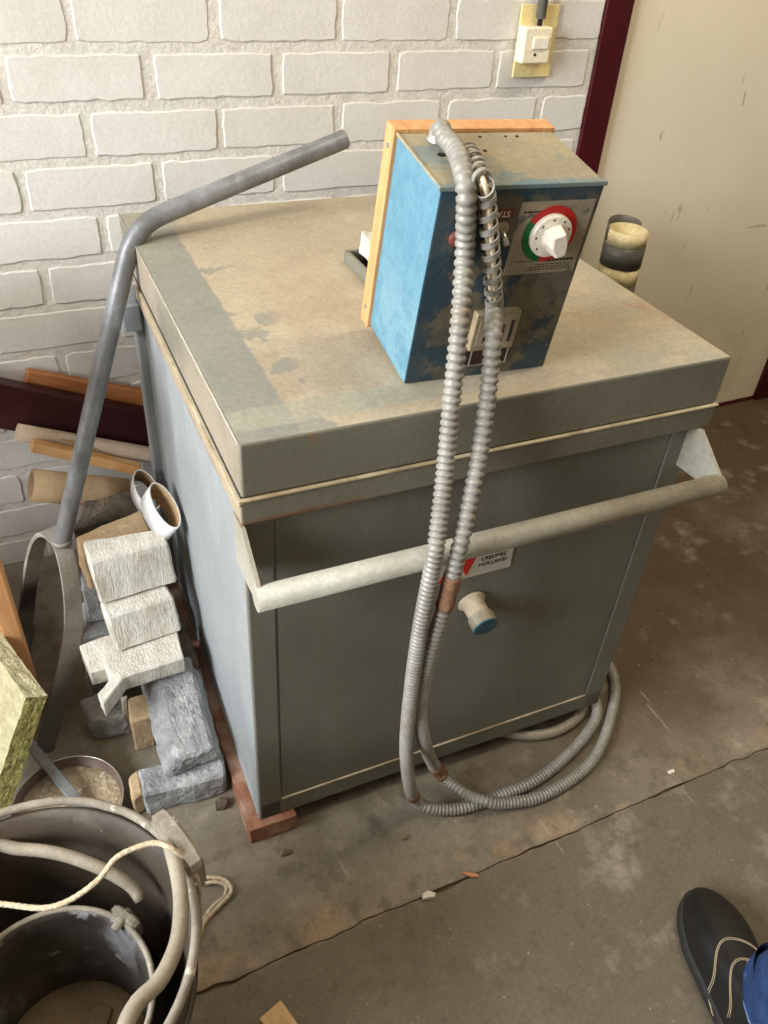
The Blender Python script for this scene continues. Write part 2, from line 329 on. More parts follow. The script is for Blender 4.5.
# ---------------------------------------------------------------- the room
WX0, WX1, WY0, H = -1.7, 3.1, -3.3, 2.7
bm = B()     # floor: two slabs meeting at a ragged open joint
xs = [WX0 + i * .008 for i in range(int((WX1 - WX0) / .008) + 2)]
def jl(x): return -1.012 + .004 * noise.noise(V((x * 9, 0, 0))) + .0045 * noise.noise(V((x * 34, 3, 0)))
def gap(x): return .0006 + .0038 * max(0, noise.noise(V((x * 11, 8, 2))) + .08)
A = [bm.verts.new((x, .05, 0)) for x in xs]; b1 = [bm.verts.new((x, jl(x) + gap(x), 0)) for x in xs]; b2 = [bm.verts.new((x, jl(x) + gap(x) * .4, -.005)) for x in xs]
c2 = [bm.verts.new((x, jl(x) - gap(x) * .4, -.005)) for x in xs]; c1 = [bm.verts.new((x, jl(x) - gap(x), -.001)) for x in xs]; D = [bm.verts.new((x, WY0, -.001)) for x in xs]
for i in range(len(xs) - 1):
    for q, (p, r) in enumerate(((D, c1), (c1, c2), (c2, b2), (b2, b1), (b1, A))):
        f = bm.faces.new((p[i], p[i + 1], r[i + 1], r[i])); f.material_index = 1 if q in (1, 2, 3) else 0
struct(done(bm, 'floor', ('floor', 'crack'), recalc=False))
bm = B(); box(bm, (WX0, WY0, H), (WX1, .1, H + .1), 0); struct(done(bm, 'ceiling', 'ceil'))
BW, BH, Z0 = .224, .0842, .9933
def brick(bm, x0, x1, z0, z1):
    n, m_ = max(3, int((x1 - x0) / .018)), 5
    e = lambda: random.gauss(0, .0009)
    s = random.uniform(-.0015, .0015)
    pts = [(x0 + (x1 - x0) * i / n, z0) for i in range(n)] + [(x1, z0 + (z1 - z0) * i / m_) for i in range(m_)] + [(x1 - (x1 - x0) * i / n, z1) for i in range(n)] + [(x0, z1 - (z1 - z0) * i / m_) for i in range(m_)]
    cx, cz = (x0 + x1) / 2, (z0 + z1) / 2
    rings = []
    jit = [(e(), e()) for _ in pts]
    for ins, y in ((0, .001), (.0006, -.0009 + s * .4), (.0026, -.0021 + s * .4)):
        ring = []
        for (x, z), (jx, jz) in zip(pts, jit):
            sx = -1 if x > cx else 1; sz = -1 if z > cz else 1
            kx = min(abs(x - x0), abs(x - x1)); kz = min(abs(z - z0), abs(z - z1))
            cr = max(0, 1 - math.hypot(kx, kz) / .010) * .0022
            px = x + sx * (max(0, ins - kx) + cr * .7) + jx; pz = z + sz * (max(0, ins - kz) + cr * .7) + jz
            ring.append(bm.verts.new((px, y, pz)))
        rings.append(ring)
    N_ = len(pts)
    for a, b in zip(rings, rings[1:]):
        for i in range(N_): bm.faces.new((a[i], a[(i + 1) % N_], b[(i + 1) % N_], b[i]))
    bm.faces.new(rings[-1])
def brickwall(bm, xa, xb):
    J = .0155
    k0 = int((Z0 - H) / BH) - 1
    for k in range(k0, 13):
        zt, zb = Z0 - k * BH - J / 2, Z0 - (k + 1) * BH + J / 2
        zt = min(zt, H); zb = max(zb, 0)
        if zt - zb < .015: continue
        ph = .143 if k % 2 == 0 else .258
        i = int((xa - ph) / BW) - 2
        while ph + i * BW < xb:
            dx = random.gauss(0, .0025)
            a, b = max(xa, ph + i * BW + J / 2 + dx), min(xb, ph + (i + 1) * BW - J / 2 + random.gauss(0, .002))
            if b - a > .015: brick(bm, a, b, zb + random.gauss(0, .0008), zt + random.gauss(0, .0008))
            i += 1
DX0, DX1 = 1.333, 2.15
bm = B(); brickwall(bm, WX0, 1.268); brickwall(bm, 2.218, WX1)
nb = len(bm.faces)
for a, b in (((WX0, 0, 0), (1.272, .12, H)), ((2.214, 0, 0), (WX1, .12, H)), ((1.272, 0, 2.16), (2.214, .12, H))): box(bm, a, b, 0)
bm.faces.ensure_lookup_table()
for f in bm.faces[nb:]: f.material_index = 1
w = done(bm, 'wall_back', ('brick', 'mortar')); struct(w)
for a, b, n in (((WX1, WY0, 0), (WX1 + .1, .12, H), 'wall_right'), ((WX0 - .1, WY0 - .1, 0), (WX1 + .1, WY0, H), 'wall_front')):
    bm = B(); box(bm, a, b, 0); struct(done(bm, n, 'plaster'))
WA, WB, WZ0, WZ1 = -1.95, -.35, .95, 2.4   # the daylight window in the left wall
bm = B(); X0 = WX0 - .15
for a, b in (((X0, WY0, 0), (WX0, .12, WZ0)), ((X0, WY0, WZ1), (WX0, .12, H)), ((X0, WY0, WZ0), (WX0, WA, WZ1)), ((X0, WB, WZ0), (WX0, .12, WZ1))): box(bm, a, b, 0)
struct(done(bm, 'wall_left', 'plaster'))
bm = B()
for y in (WA, (WA + WB) / 2 - .025, WB - .05): box(bm, (WX0 - .1, y, WZ0), (WX0 - .05, y + .05, WZ1), .003)
for z in (WZ0, WZ1 - .05): box(bm, (WX0 - .1, WA, z), (WX0 - .05, WB, z + .05), .003)
wf = struct(done(bm, 'window_1', 'knob'))
bm = B(); box(bm, (WX0 - .078, WA + .04, WZ0 + .04), (WX0 - .074, WB - .04, WZ1 - .04), 0); done(bm, 'pane', 'glass', wf)
# door and frame
bm = B(); box(bm, (DX0 - .004, .006, .008), (DX1 + .004, .045, 2.1), .002); dr = struct(done(bm, 'door_1', 'door'))
bm = B(); lathe(bm, [(0, 0), (.022, 0), (.022, .006), (.009, .008), (.009, .045), (0, .045)], 20, mtx=Matrix.Translation((2.08, .006, 1.05)) @ Matrix.Rotation(math.pi / 2, 4, 'X'))
box(bm, (1.96, -.05, 1.042), (2.09, -.034, 1.058), .005); done(bm, 'door_handle', 'silver', dr)
bm = B()
box(bm, (1.268, -.010, 0), (DX0, .09, 2.1), .003); box(bm, (DX1, -.010, 0), (2.218, .09, 2.1), .003); box(bm, (1.268, -.010, 2.1), (2.218, .09, 2.165), .003)
struct(done(bm, 'trim_1', 'maroon'))
bm = B(); box(bm, (1.25, .0, 0), (2.23, .12, .006), .001); box(bm, (1.25, .05, 0), (2.23, .12, 2.165), 0); struct(done(bm, 'trim_2', 'maroon'))
# ---------------------------------------------------------------- switch on its plate
sw = empty('light_switch', (1.112, -.007, .94), label='white surface light switch on a yellowed plate beside the maroon door frame', cat='switch')
def fy(u, v, y): return at(u, v, y=y) - V(sw.location)
bm = B(); a = fy(511, 78, -.012); b = fy(556, 7, -.012)
box(bm, (-.042, -.004, a.z), (.044, .001, b.z + .004), .0015); done(bm, 'back_plate', 'creamplate', sw)
c0 = fy(521, 64, -.035); c1 = fy(553, 27, -.035)
bm = B(); box(bm, (c0.x - .002, -.031, c0.z), (c1.x + .001, -.0035, c1.z), .0035, 3); hs = done(bm, 'switch_housing', 'cream', sw)
bm = B(); box(bm, (c0.x + .018, -.0345, c0.z + .026), (c1.x - .008, -.0305, c1.z - .017), .001, mtx=None); done(bm, 'rocker', 'knob', sw)
bm = B(); lathe(bm, [(0, 0), (.0028, 0), (.0028, .001), (0, .001)], 10, mtx=Matrix.Translation((c0.x + .026, -.0308, c0.z + .016)) @ Matrix.Rotation(math.pi / 2, 4, 'X')); done(bm, 'screw', 'ink', sw)
cx = fy(541, 15, -.02)
cdt = empty('wall_conduit', (1.112 + cx.x, -.02, .94 + c1.z), label='grey plastic cable pipe running up the wall from the light switch', cat='conduit')
bm = B(); tube(bm, [(0, 0, .012), (0, 0, 1.6)], .0095, 16); done(bm, 'pipe', 'conduitwall', cdt, True)
bm = B(); tube(bm, [(0, 0, -.002), (0, 0, .02)], .005, 12); done(bm, 'cable', 'dark', cdt, True)
# ---------------------------------------------------------------- the kiln
kiln = empty('kiln', KO, (0, 0, KT), 'large grey steel box kiln with a dusty tan lid and a front push handle', 'kiln')
# body: shell with recessed front panel
bm = B(); i, f_ = .0044, .0165
box(bm, (i, f_ + .004, ZB), (LX - i, LY - .006, ZL + .004), .003)
body = done(bm, 'body', ('side',), kiln)
bm = B()
g0, g1, gz = .042, .622, .079
box(bm, (i, f_, ZB), (g0 - .0015, f_ + .01, ZL + .002), .0025); box(bm, (g1 + .0015, f_, ZB), (LX - i, f_ + .01, ZL + .002), .0025)
box(bm, (i, f_, ZB), (LX - i, f_ + .01, gz), .002)
fr = done(bm, 'front_frame', 'steel', kiln)
bm = B(); box(bm, (g0, f_ + .0015, gz + .001), (g1, f_ + .012, ZL + .002), .001); done(bm, 'front_panel', 'steel', kiln)
bm = B(); box(bm, (g0, f_ - .0012, gz - .0015), (g1, f_ + .004, gz + .0015), .0006); done(bm, 'panel_ledge', 'bead', kiln)
# side panel lines: rear upright channel
bm = B(); box(bm, (i - .014, LY - .1, ZB), (i + .003, LY - .06, ZL), .003); box(bm, (i - .008, LY - .03, ZB), (i + .003, LY - .008, ZL), .003)
done(bm, 'side_channel', 'side', kiln)
bm = B(); box(bm, (i - .0015, f_ + .002, ZB), (i + .002, LY - .1, ZB + .018), .001); done(bm, 'side_flange', 'side', kiln)
bm = B(); box(bm, (-.0025, -.0015, ZL), (LX + .0015, LY, ZS - .002), .002); done(bm, 'rim', 'rim', kiln)
bm = B(); box(bm, (-.0045, -.004, ZS - .0008), (LX + .0025, .002, ZS + .0024), .001); done(bm, 'rim_ledge', 'bead', kiln)
bm = B(); box(bm, (-.0045, -.003, ZS - .0055), (-.0015, LY * .97, ZS - .003), .0008); done(bm, 'rim_ledge', 'bead', kiln)
bm = B(); box(bm, (.0008, .003, ZS - .003), (LX - .002, LY - .002, ZS + .004), 0); done(bm, 'gap_shade', 'dark', kiln)  # dark filler that paints the shade in the lid gap
# lid
bm = B(); box(bm, (0, 0, ZS + .0025), (LX, LY, ZT), .0035, 3)
for f in bm.faces:
    f.material_index = 0
bm.normal_update()
for f in bm.faces:
    if f.normal.z > .9: f.material_index = 1
lid = done(bm, 'lid', ('lidside', 'lidtop'), kiln)
bm = B()   # folded sheet edges along the lid rim
tube(bm, [(.0008, .002, ZT - .0012), (.0008, LY - .002, ZT - .0012)], .0016, 8); done(bm, 'lid_edge_bead', 'handle', lid, True)
# hinge plates at the rear left
for y in (LY - .115,):
    bm = B(); box(bm, (-.03, y, ZL - .05), (-.0005, y + .055, ZL - .004), .002); hg = done(bm, 'hinge', 'side', kiln); bm = B(); box(bm, (-.024, y + .01, ZL - .006), (-.001, y + .04, ZS - .002), .003); done(bm, 'hinge_pin', 'side', hg)
# vent frame on the lid, behind the control box
bm = B(); vx0, vx1, vy0, vy1, vh = .286, .43, .205, .432, .0195
for a, b in (((vx0, vy0), (vx0 + .007, vy1)), ((vx1 - .007, vy0), (vx1, vy1)), ((vx0, vy0), (vx1, vy0 + .007)), ((vx0, vy1 - .006), (vx1, vy1))): box(bm, (a[0], a[1], ZT), (b[0], b[1], ZT + vh), .002)
vent = done(bm, 'vent_frame', 'rim', kiln)
bm = B(); box(bm, (vx0 + .01, vy0 + .01, ZT), (vx1 - .01, vy1 - .004, ZT + .002), 0); done(bm, 'vent_opening', 'dark', vent)
plug = polyblock([K(.297, .30, ZT + .04), K(.40, .30, ZT + .036), K(.41, .424, ZT + .044), K(.308, .424, ZT + .048)], (0, 0, -.034), 5, .0045, 30, 3)
tag(done(plug, 'vent_plug', 'stonewhite', loc=K(.35, .37, ZT + .003)), 'rough white plaster lump in the lid opening behind the blue control box', 'plug')
# handle
HY, HZ, HR = -.062, .609, .0148
hb = B(); tube(hb, [(-.006, HY, HZ), (LX - .011, HY, HZ)], HR, 24); bar = done(hb, 'handle_bar', 'handle', kiln, True)
for p in bar.data.polygons:
    if len(p.vertices) > 4: p.use_smooth = False
for x in (-.0035, LX - .016):
    bm = B(); q = [(.03, ZL - .001), (-.006, ZL - .001), (HY - .012, HZ + .004), (HY - .008, HZ - .012), (HY + .006, HZ - .014), (.03, ZL - .075)]
    v1 = [bm.verts.new((x, y, z)) for y, z in q]; v2 = [bm.verts.new((x + .005, y, z)) for y, z in q]
    bm.faces.new(v1); bm.faces.new(v2[::-1])
    for k in range(len(q)): bm.faces.new((v1[k], v2[k], v2[(k + 1) % len(q)], v1[(k + 1) % len(q)]))
    done(bm, 'handle_bracket', 'handle', kiln)
# spyhole
sm = Matrix.Translation((.335, f_ + .002, .418)) @ Matrix.Rotation(math.radians(101), 4, 'X')
bm = B(); lathe(bm, [(0, 0), (.021, 0), (.022, .003), (.019, .005), (.0165, .007), (.0165, .034), (0, .034)], 24, mtx=sm); sp = done(bm, 'spyhole_tube', 'porcelain', kiln, True)
bm = B(); lathe(bm, [(.0155, .03), (.0195, .03), (.0195, .047), (.0185, .049), (0, .049)], 24, mtx=sm); cp = done(bm, 'spyhole_cap', ('hosefloor', 'capblue'), sp)
for p in cp.data.polygons: p.material_index = 1 if abs((p.center - sm @ V((0, 0, .049))).dot(sm.to_3x3() @ V((0, 0, 1)))) < .003 else 0
# maker's label
bm = B(); lz0, lz1, lx0, lx1 = .470, .512, .268, .390
box(bm, (lx0, f_ - .0008, lz0), (lx1, f_ + .003, lz1), .0003, 1); lab = done(bm, 'maker_label', 'sticker', kiln)
def tri(pts, name, m, par, y):
    bm = B(); a = [bm.verts.new((x, y, z)) for x, z in pts]; b = [bm.verts.new((x, y + .0006, z)) for x, z in pts]
    bm.faces.new(a); bm.faces.new(b[::-1]); n = len(pts)
    for k in range(n): bm.faces.new((a[k], b[k], b[(k + 1) % n], a[(k + 1) % n]))
    return done(bm, name, m, par)
tri([(.272, lz0 + .003), (.302, lz0 + .003), (.290, lz1 - .006)], 'red_triangle', 'red', lab, f_ - .0013)
tri([(.299, lz1 - .004), (.329, lz1 - .004), (.317, lz0 + .005)], 'red_triangle', 'red', lab, f_ - .0013)
for s, z, sz in (('CREUMEL', .5, .0098), ('HOLLAND', .4895, .0098)):
    me = text_mesh(s, sz, Matrix.Translation((.358, f_ - .0012, z)) @ Matrix.Rotation(math.pi / 2, 4, 'X')); link('lettering', me, lab, 'ink')
# timber runners under the kiln
for x0, x1, y0, y1, lb in ((-.017, .062, .004, .70, 'reddish timber runner under the left edge of the grey kiln'), (.59, .664, .105, .70, 'timber runner under the right edge of the grey kiln, by the conduit loop')):
    bm = B(); box(bm, (x0, y0, 0), (x1, y1, ZB - .0005), .003, 2, KM)
    bmesh.ops.subdivide_edges(bm, edges=[e for e in bm.edges if e.calc_length() > .05], cuts=8, use_grid_fill=True); rough(bm, .0012, 20)
    for v in bm.verts: v.co.z = min(max(v.co.z, 0), ZB - .0005)
    tag(done(bm, 'timber_runner', 'runner', loc=K(x0, y0, 0)), lb, 'timber')
# ---------------------------------------------------------------- the control box (stands upside down, tipped forward)
BO, BE = V((.478, -.773, ZT + .0005)), Euler((.163, .017, -.069))
bw, bd, bh = .189, .122, .240
ctl = empty('control_box', BO, BE, 'blue dusty electrical control box standing on the kiln lid, tipped forward', 'control box')
BM = Matrix.Translation(BO) @ BE.to_matrix().to_4x4(); BI = BM.inverted()
bn = BM.to_3x3() @ V((0, 1, 0)); bz = BM.to_3x3() @ V((0, 0, 1))
def onf(u, v, off=0): return BI @ hit(u, v, BM @ V((0, off, 0)), bn)
def ont(u, v, off=0): return BI @ hit(u, v, BM @ V((0, 0, bh + off)), bz)
bm = B(); box(bm, (0, 0, 0), (bw, bd, bh), .0022, 2); bm.normal_update()
for f in bm.faces:
    f.material_index = 1 if f.normal.y < -.8 else 2 if f.normal.z > .8 else 0
case = done(bm, 'case', ('blue', 'bluefront', 'bluetop'), ctl)
bm = B(); box(bm, (-.0022, -.0012, bh - .004), (bw + .002, .003, bh + .0012), .001); box(bm, (-.0018, 0, bh - .002), (.0015, bd, bh + .001), .0008); done(bm, 'top_lip', 'bluetop', case)
# pine back board
bm = B(); box(bm, (-.004, bd, -.004), (.014, bd + .024, bh + .004), .001); box(bm, (.014, bd + .0003, bh - .012), (bw - .012, bd + .024, bh + .004), .001); box(bm, (bw - .012, bd, -.004), (bw + .003, bd + .024, bh + .004), .001)
box(bm, (.014, bd + .006, -.004), (bw - .012, bd + .022, bh - .012), .001)
bb = done(bm, 'back_board', 'pine_v', ctl)
for z in (.02, bh - .018):
    bm = B(); lathe(bm, [(0, 0), (.0032, 0), (.0028, .0012), (0, .0014)], 12, mtx=Matrix.Translation((-.004, bd + .012, z)) @ Matrix.Rotation(-math.pi / 2, 4, 'Y')); done(bm, 'screw', 'silver', bb)
# dial plate
pc = [onf(*q) for q in ((521, 202), (596, 199), (572, 271), (504, 274.5))]
px0, px1 = (pc[0].x + pc[3].x) / 2, (pc[1].x + pc[2].x) / 2; pz1, pz0 = (pc[0].z + pc[1].z) / 2, (pc[2].z + pc[3].z) / 2
bm = B(); box(bm, (px0, -.0009, pz0), (px1, .001, pz1), .0002, 1); pl = done(bm, 'dial_plate', 'plate', ctl)
dc = onf(550, 235, -.003); ro = ((onf(577, 230) - onf(524, 236)).length) / 2
def arc(a0, a1, r0, r1, y, n=40):
    bm = B(); R_ = []
    for k in range(n + 1):
        a = math.radians(a0 + (a1 - a0) * k / n)
        R_.append([bm.verts.new((dc.x + r * math.cos(a), yy, dc.z + r * math.sin(a))) for r in (r0, r1) for yy in (y, y + .0006)])
    for p, q in zip(R_, R_[1:]):
        for i_, j_ in ((0, 2), (2, 3), (3, 1), (1, 0)): bm.faces.new((p[i_], p[j_], q[j_], q[i_]))
    return bm
done(arc(150, 262, ro * .6, ro, -.0016), 'green_band', 'green', pl); done(arc(-98, 150, ro * .6, ro, -.0015), 'red_band', 'red', pl)
kr = ro * .75
km = Matrix.Translation((dc.x, -.0012, dc.z)) @ Matrix.Rotation(math.pi / 2, 4, 'X')
bm = B(); lathe(bm, [(0, 0), (kr, 0), (kr, .005), (kr * .96, .0065), (kr * .55, .008), (kr * .5, .009), (0, .009)], 40, mtx=km); kn = done(bm, 'dial_knob', 'knob', ctl, False)
bm = B(); g = [(-kr * .42, -kr * .55), (kr * .42, -kr * .55), (kr * .5, 0), (kr * .3, kr * .62), (-kr * .3, kr * .62), (-kr * .5, 0)]
rm = km @ Matrix.Rotation(math.radians(200), 4, 'Z')
lo = [bm.verts.new(rm @ V((x, y, .008))) for x, y in g]; hi = [bm.verts.new(rm @ V((x * .72, y * .92, .026))) for x, y in g]
bm.faces.new(hi); bm.faces.new(lo[::-1])
for k in range(6): bm.faces.new((lo[k], lo[(k + 1) % 6], hi[(k + 1) % 6], hi[k]))
bmesh.ops.bevel(bm, geom=list(bm.edges), offset=.001, segments=2, affect='EDGES'); done(bm, 'pointer_grip', 'knob', kn)
for k, a in enumerate((100, 140, 180, 220, 60, 25)):       # scale marks on the knob skirt
    bm = B(); c = V((kr * .8 * math.cos(math.radians(a)), kr * .8 * math.sin(math.radians(a)), .0066)); box(bm, (c.x - .0011, c.y - .0014, .0056), (c.x + .0011, c.y + .0014, .0072), 0, mtx=km); done(bm, 'scale_mark', 'ink', kn)
# small illegible print lines on the plate
w_ = px1 - px0
for x0, x1, dz, h_ in ((.5, .9, .0145, .0028), (.12, .46, .0155, .0008), (.42, .88, .0105, .0009), (.34, .9, .0075, .0009), (.3, .92, .0045, .0009), (.06, .26, pz1 - pz0 - .012, .002)):
    xx = px0 + w_ * x0; bm = B()
    while xx < px0 + w_ * x1:
        l = random.uniform(.002, .006); box(bm, (xx, -.0012, pz0 + dz), (xx + l, -.0006, pz0 + dz + h_), 0); xx += l + .0012
    done(bm, 'fine_print', 'ink', pl)
# START label, upside down with the box
s0, s1 = onf(481, 219), onf(515.5, 208.5)
bm = B(); box(bm, (s0.x - .004, -.0009, s0.z + .0005), (s1.x, .001, s1.z - .0005), .0002, 1); sl = done(bm, 'start_label', 'redlab', ctl)
link('lettering', text_mesh('START', .0092, Matrix.Translation((s1.x - .0185, -.0011, (s0.z + s1.z) / 2)) @ Matrix.Rotation(math.pi / 2, 4, 'X') @ Matrix.Rotation(math.pi, 4, 'Z'), .0002), sl, 'knob')
t0 = onf(500.5, 228)
def onto(p, r): return Matrix.Translation((p.x, 0, p.z)) @ Matrix.Rotation(math.pi / 2, 4, 'X')
bm = B(); lathe(bm, [(0, .001), (.0085, .001), (.0085, .003), (.006, .005), (.003, .006), (.003, .006), (0, .006)], 24, mtx=onto(t0, 0)); tg = done(bm, 'start_switch', 'meter', ctl)
bm = B(); tube(bm, [(t0.x, -.005, t0.z), (t0.x + .002, -.017, t0.z - .01)], lambda i: .0022 + .001 * i, 10); done(bm, 'switch_lever', 'silver', tg, True)
t1 = onf(456, 238)
bm = B(); lathe(bm, [(0, 0), (.009, 0), (.009, .0025), (.007, .0045), (0, .006)], 24, mtx=onto(t1, 0)); done(bm, 'pilot_lamp', 'redlab', ctl, True)
# meter
m0, m1, m2 = onf(466, 346), onf(519, 306), onf(511, 359); m3 = onf(463, 363)
mx0, mx1, mz1, mzm, mz0 = m0.x - .001, m1.x, m1.z, onf(514, 342).z, (m2.z + m3.z) / 2
bm = B(); box(bm, (mx0, -.010, mzm), (mx1, .001, mz1), .0018); mt = done(bm, 'meter', 'meter', ctl)
bm = B(); box(bm, (mx0 + .006, -.0104, mzm + .007), (mx1 - .004, -.009, mz1 - .008), .0004); wn = done(bm, 'meter_window', 'plate', mt)
bm = B(); box(bm, (mx0 + .014, -.0108, mzm + .012), (mx1 - .018, -.0100, mz1 - .016), 0); done(bm, 'meter_figure', 'ink', mt)
bm = B(); box(bm, (mx1 - .011, -.0108, mzm + .011), (mx1 - .007, -.0100, mz1 - .011), 0); done(bm, 'meter_scale', 'ink', mt)
bm = B(); box(bm, (mx0, -.0045, mz0), (mx1 - .001, .001, mzm), .001); ms = done(bm, 'meter_base', 'meterdark', ctl)
bm = B()
box(bm, (mx0, -.006, mz0), (mx1, -.002, mz0 + .0012), .0003); box(bm, (mx1 - .0022, -.006, mz0), (mx1 - .001, -.002, mzm), .0003); box(bm, (mx0 + .007, -.006, mz0), (mx0 + .0082, -.002, mzm), .0003); box(bm, (mx1 - .012, -.006, mz0), (mx1 - .011, -.002, mzm), .0003)
done(bm, 'meter_trim', 'silver', ms)
# top: ferrule and knock-out holes
f0 = ont(436, 141)
bm = B(); lathe(bm, [(.0085, 0), (.0135, 0), (.0135, .003), (.011, .0045), (.011, .011), (.0085, .011), (.0085, .0)], 24, c=(f0.x + .002, f0.y, bh)); done(bm, 'ferrule', 'silver', ctl, True)
for u, v, r in ((441.5, 155, .0045), (480, 137, .002), (505.5, 136.5, .0016), (517, 136.5, .002), (485, 151, .0022), (465, 151, .003)):
    p = ont(u, v); bm = B(); lathe(bm, [(0, .0006), (r, .0006), (r, -.001), (0, -.001)], 14, c=(p.x, p.y, bh)); done(bm, 'knockout_hole', 'dark', ctl)
# ---------------------------------------------------------------- the two flexible conduits
def corrugated(bm, P, r, seg=16, depth=.2, p0=.0098, p1=.0064):
    n = 5; D = resample(P, .0005); Q = [D[0]]; acc = 0; L_ = len(D)
    for i, p in enumerate(D):          # the sleeve is stretched near the box, so its turns lie wider apart there
        k = min(1, max(0, (i * .0005 - .25) / .35)); pt = p0 + (p1 - p0) * k
        acc += .0005 / (pt / n)
        if acc >= 1: acc -= 1; Q.append(p)
    prof = (.98, 1, .98, 1 - depth, 1 - depth)
    return tube(bm, Q, lambda i: r * prof[i % n], seg)
def boxtop(u, v, off): return BM @ ont(u, v, off)
def boxfront(u, v, off): return BM @ onf(u, v, -off)
HRr = .0106
Fl = lambda u, v, z=HRr: at(u, v, z=z)
pf = BM @ V((f0.x + .002, f0.y, bh + .009))
pA = [pf, pf + bz * .005, boxtop(445, 137, .012), boxtop(455, 149, .0125), boxtop(462, 168, .0118), boxfront(466, 190, .009), boxfront(466, 215, .012), boxfront(464.5, 255, .015), atK(459.5, 325, -.010), atK(452, 398, -.028), atK(445, 470, -.05), atK(438, 530, -.079), atK(434, 560, -.0885),
      atK(421, 625, -.093), atK(411.5, 690, -.088), atK(406.5, 745, -.078), atK(409, 780, -.066), Fl(415, 799, .04), Fl(431, 808, .018), Fl(455, 809), Fl(482, 802), Fl(536, 780), Fl(575, 748), Fl(596, 718), K(.686, .055, HRr), K(.712, .13, HRr), K(.745, .2, HRr), K(.735, .3, HRr), K(.705, .38, HRr), K(.70, .5, HRr), K(.72, .65, HRr)]
CA = catmull(pA, 24)
t = empty('flexible_conduit', pA[0], label='left flexible metal conduit hanging from the blue control box over the kiln handle', cat='conduit', group='flexible metal conduits hanging from the control box')
iv = lambda o, P: [p - V(o.location) for p in P]
bm = corrugated(B(), iv(t, CA), HRr); done(bm, 'spiral_sleeve', 'hose', t, True)
def near(Cv, q):
    return min(range(len(Cv)), key=lambda i: (Cv[i] - q).length)
def collar(Cv, q, half, r, name='collar', m='rustwrap'):
    i = near(Cv, q); seg = [Cv[i]]; j = i
    while j > 0 and (Cv[j] - Cv[i]).length < half: j -= 1; seg.insert(0, Cv[j])
    j = i
    while j < len(Cv) - 1 and (Cv[j] - Cv[i]).length < half: j += 1; seg.append(Cv[j])
    bm = B(); tube(bm, iv(t, resample(seg, .003)), r, 16); rough(bm, .0009, 160); done(bm, name, m, t, True)
collar(CA, Fl(406, 780, .07), .012, .0115)
B0 = boxtop(468, 152, .004)
pBh = [B0 - bz * .008, B0, boxtop(471, 157, .0095), boxtop(477, 168, .011), boxtop(482.5, 182, .0115), boxfront(486, 196, .010), boxfront(488, 220, .013), boxfront(491.5, 262, .016), boxfront(494.5, 304, .0175)]
pB = [boxfront(494.5, 302, .0175), boxfront(494.5, 308, .0175), atK(493, 335, -.008), atK(489, 385, -.022), atK(480, 450, -.045), atK(466, 520, -.078), atK(458.5, 552, -.0905), atK(445, 605, -.094), atK(428, 660, -.089), atK(420, 705, -.08), atK(424, 740, -.074), Fl(436, 768, .06), Fl(462, 792, .026), Fl(485, 801, .026), Fl(505, 803, .016), Fl(544, 795), Fl(588, 766), Fl(608, 728), K(.742, .06, HRr), K(.765, .14, HRr), K(.775, .25, HRr), K(.77, .4, HRr), K(.765, .6, HRr)]
CH, CB = catmull(pBh, 24), catmull(pB, 24)
t = empty('flexible_conduit', pB[0], label='right flexible conduit, its top stretched into an open spiral showing pale wires', cat='conduit', group='flexible metal conduits hanging from the control box')
bm = corrugated(B(), iv(t, CB), HRr * .98); done(bm, 'spiral_sleeve', 'hose', t, True)
Q = resample(CH, .0006); Fm = frames(Q); bm = B(); hp = []; 
for i_, (p, (n, b)) in enumerate(zip(Q, Fm)):
    a = i_ * .0006 / .0145 * 2 * math.pi; hp.append(p + (n * math.cos(a) + b * math.sin(a)) * .0094)
T_ = [(Q[min(i_ + 1, len(Q) - 1)] - Q[max(0, i_ - 1)]).normalized() for i_ in range(len(Q))]
ribbon(bm, iv(t, hp), lambda i_: T_[i_], .0062, .0016); done(bm, 'stretched_spiral', 'hose', t)
for o_ in (-.0035, .0025):
    bm = B(); tube(bm, iv(t, [p + n * o_ + b * o_ * .6 for p, (n, b) in zip(Q[::12], Fm[::12])]), .0028, 8); done(bm, 'wire', 'wire', t, True)
collar(CB, atK(448, 592, -.094), .024, .0112); collar(CB, Fl(431, 758, .05), .016, .0122)
# short dark length under the kiln front
pC = [K(.40, .12, HRr), K(.45, .06, HRr), Fl(515, 736), Fl(540, 742), Fl(565, 738), Fl(585, 724), K(.668, .035, HRr)]
pC = [K(.36, .16, HRr), K(.43, .075, HRr), K(.5, .025, HRr), K(.555, .008, HRr), K(.605, .012, HRr), K(.645, .032, HRr), K(.672, .075, HRr), K(.685, .15, HRr), K(.69, .3, HRr)]
tq = empty('power_cable', pC[0], label='dark dusty cable coming out from under the front right of the kiln', cat='cable')
bm = B(); tube(bm, iv(tq, resample(catmull(pC, 20), .006)), .0096, 12); done(bm, 'sheath', 'hosefloor', tq, True)
# ---------------------------------------------------------------- bent pipe on a bowed flat bar
cart = empty('bent_pipe_handle', (-.038, -.52, 0), label='bent grey steel pipe on a bowed flat bar, leaning against the grey kiln', cat='pipe handle')
J = at(62, 541, y=-.3)
e1 = at(134, 226, y=-.245); e2 = at(345, 139, y=-.2)
d1 = (e1 - J).normalized(); d2 = (e2 - e1).normalized()
P = [J - d1 * .004, J.lerp(e1, .3), J.lerp(e1, .6), e1 - d1 * .05]
for k in range(1, 9):
    s = k / 9; P.append((e1 - d1 * .05) * (1 - s) ** 2 + e1 * 2 * s * (1 - s) + (e1 + d2 * .05) * s * s)
P += [e1 + d2 * .05, e1.lerp(e2, .6), e2]
bm = B(); tube(bm, iv(cart, P), .015, 20, False)
rev = [V(p) for p in iv(cart, P)]; tube(bm, [rev[-1], rev[-1] - d2 * .001], lambda i: .015, 20, False)
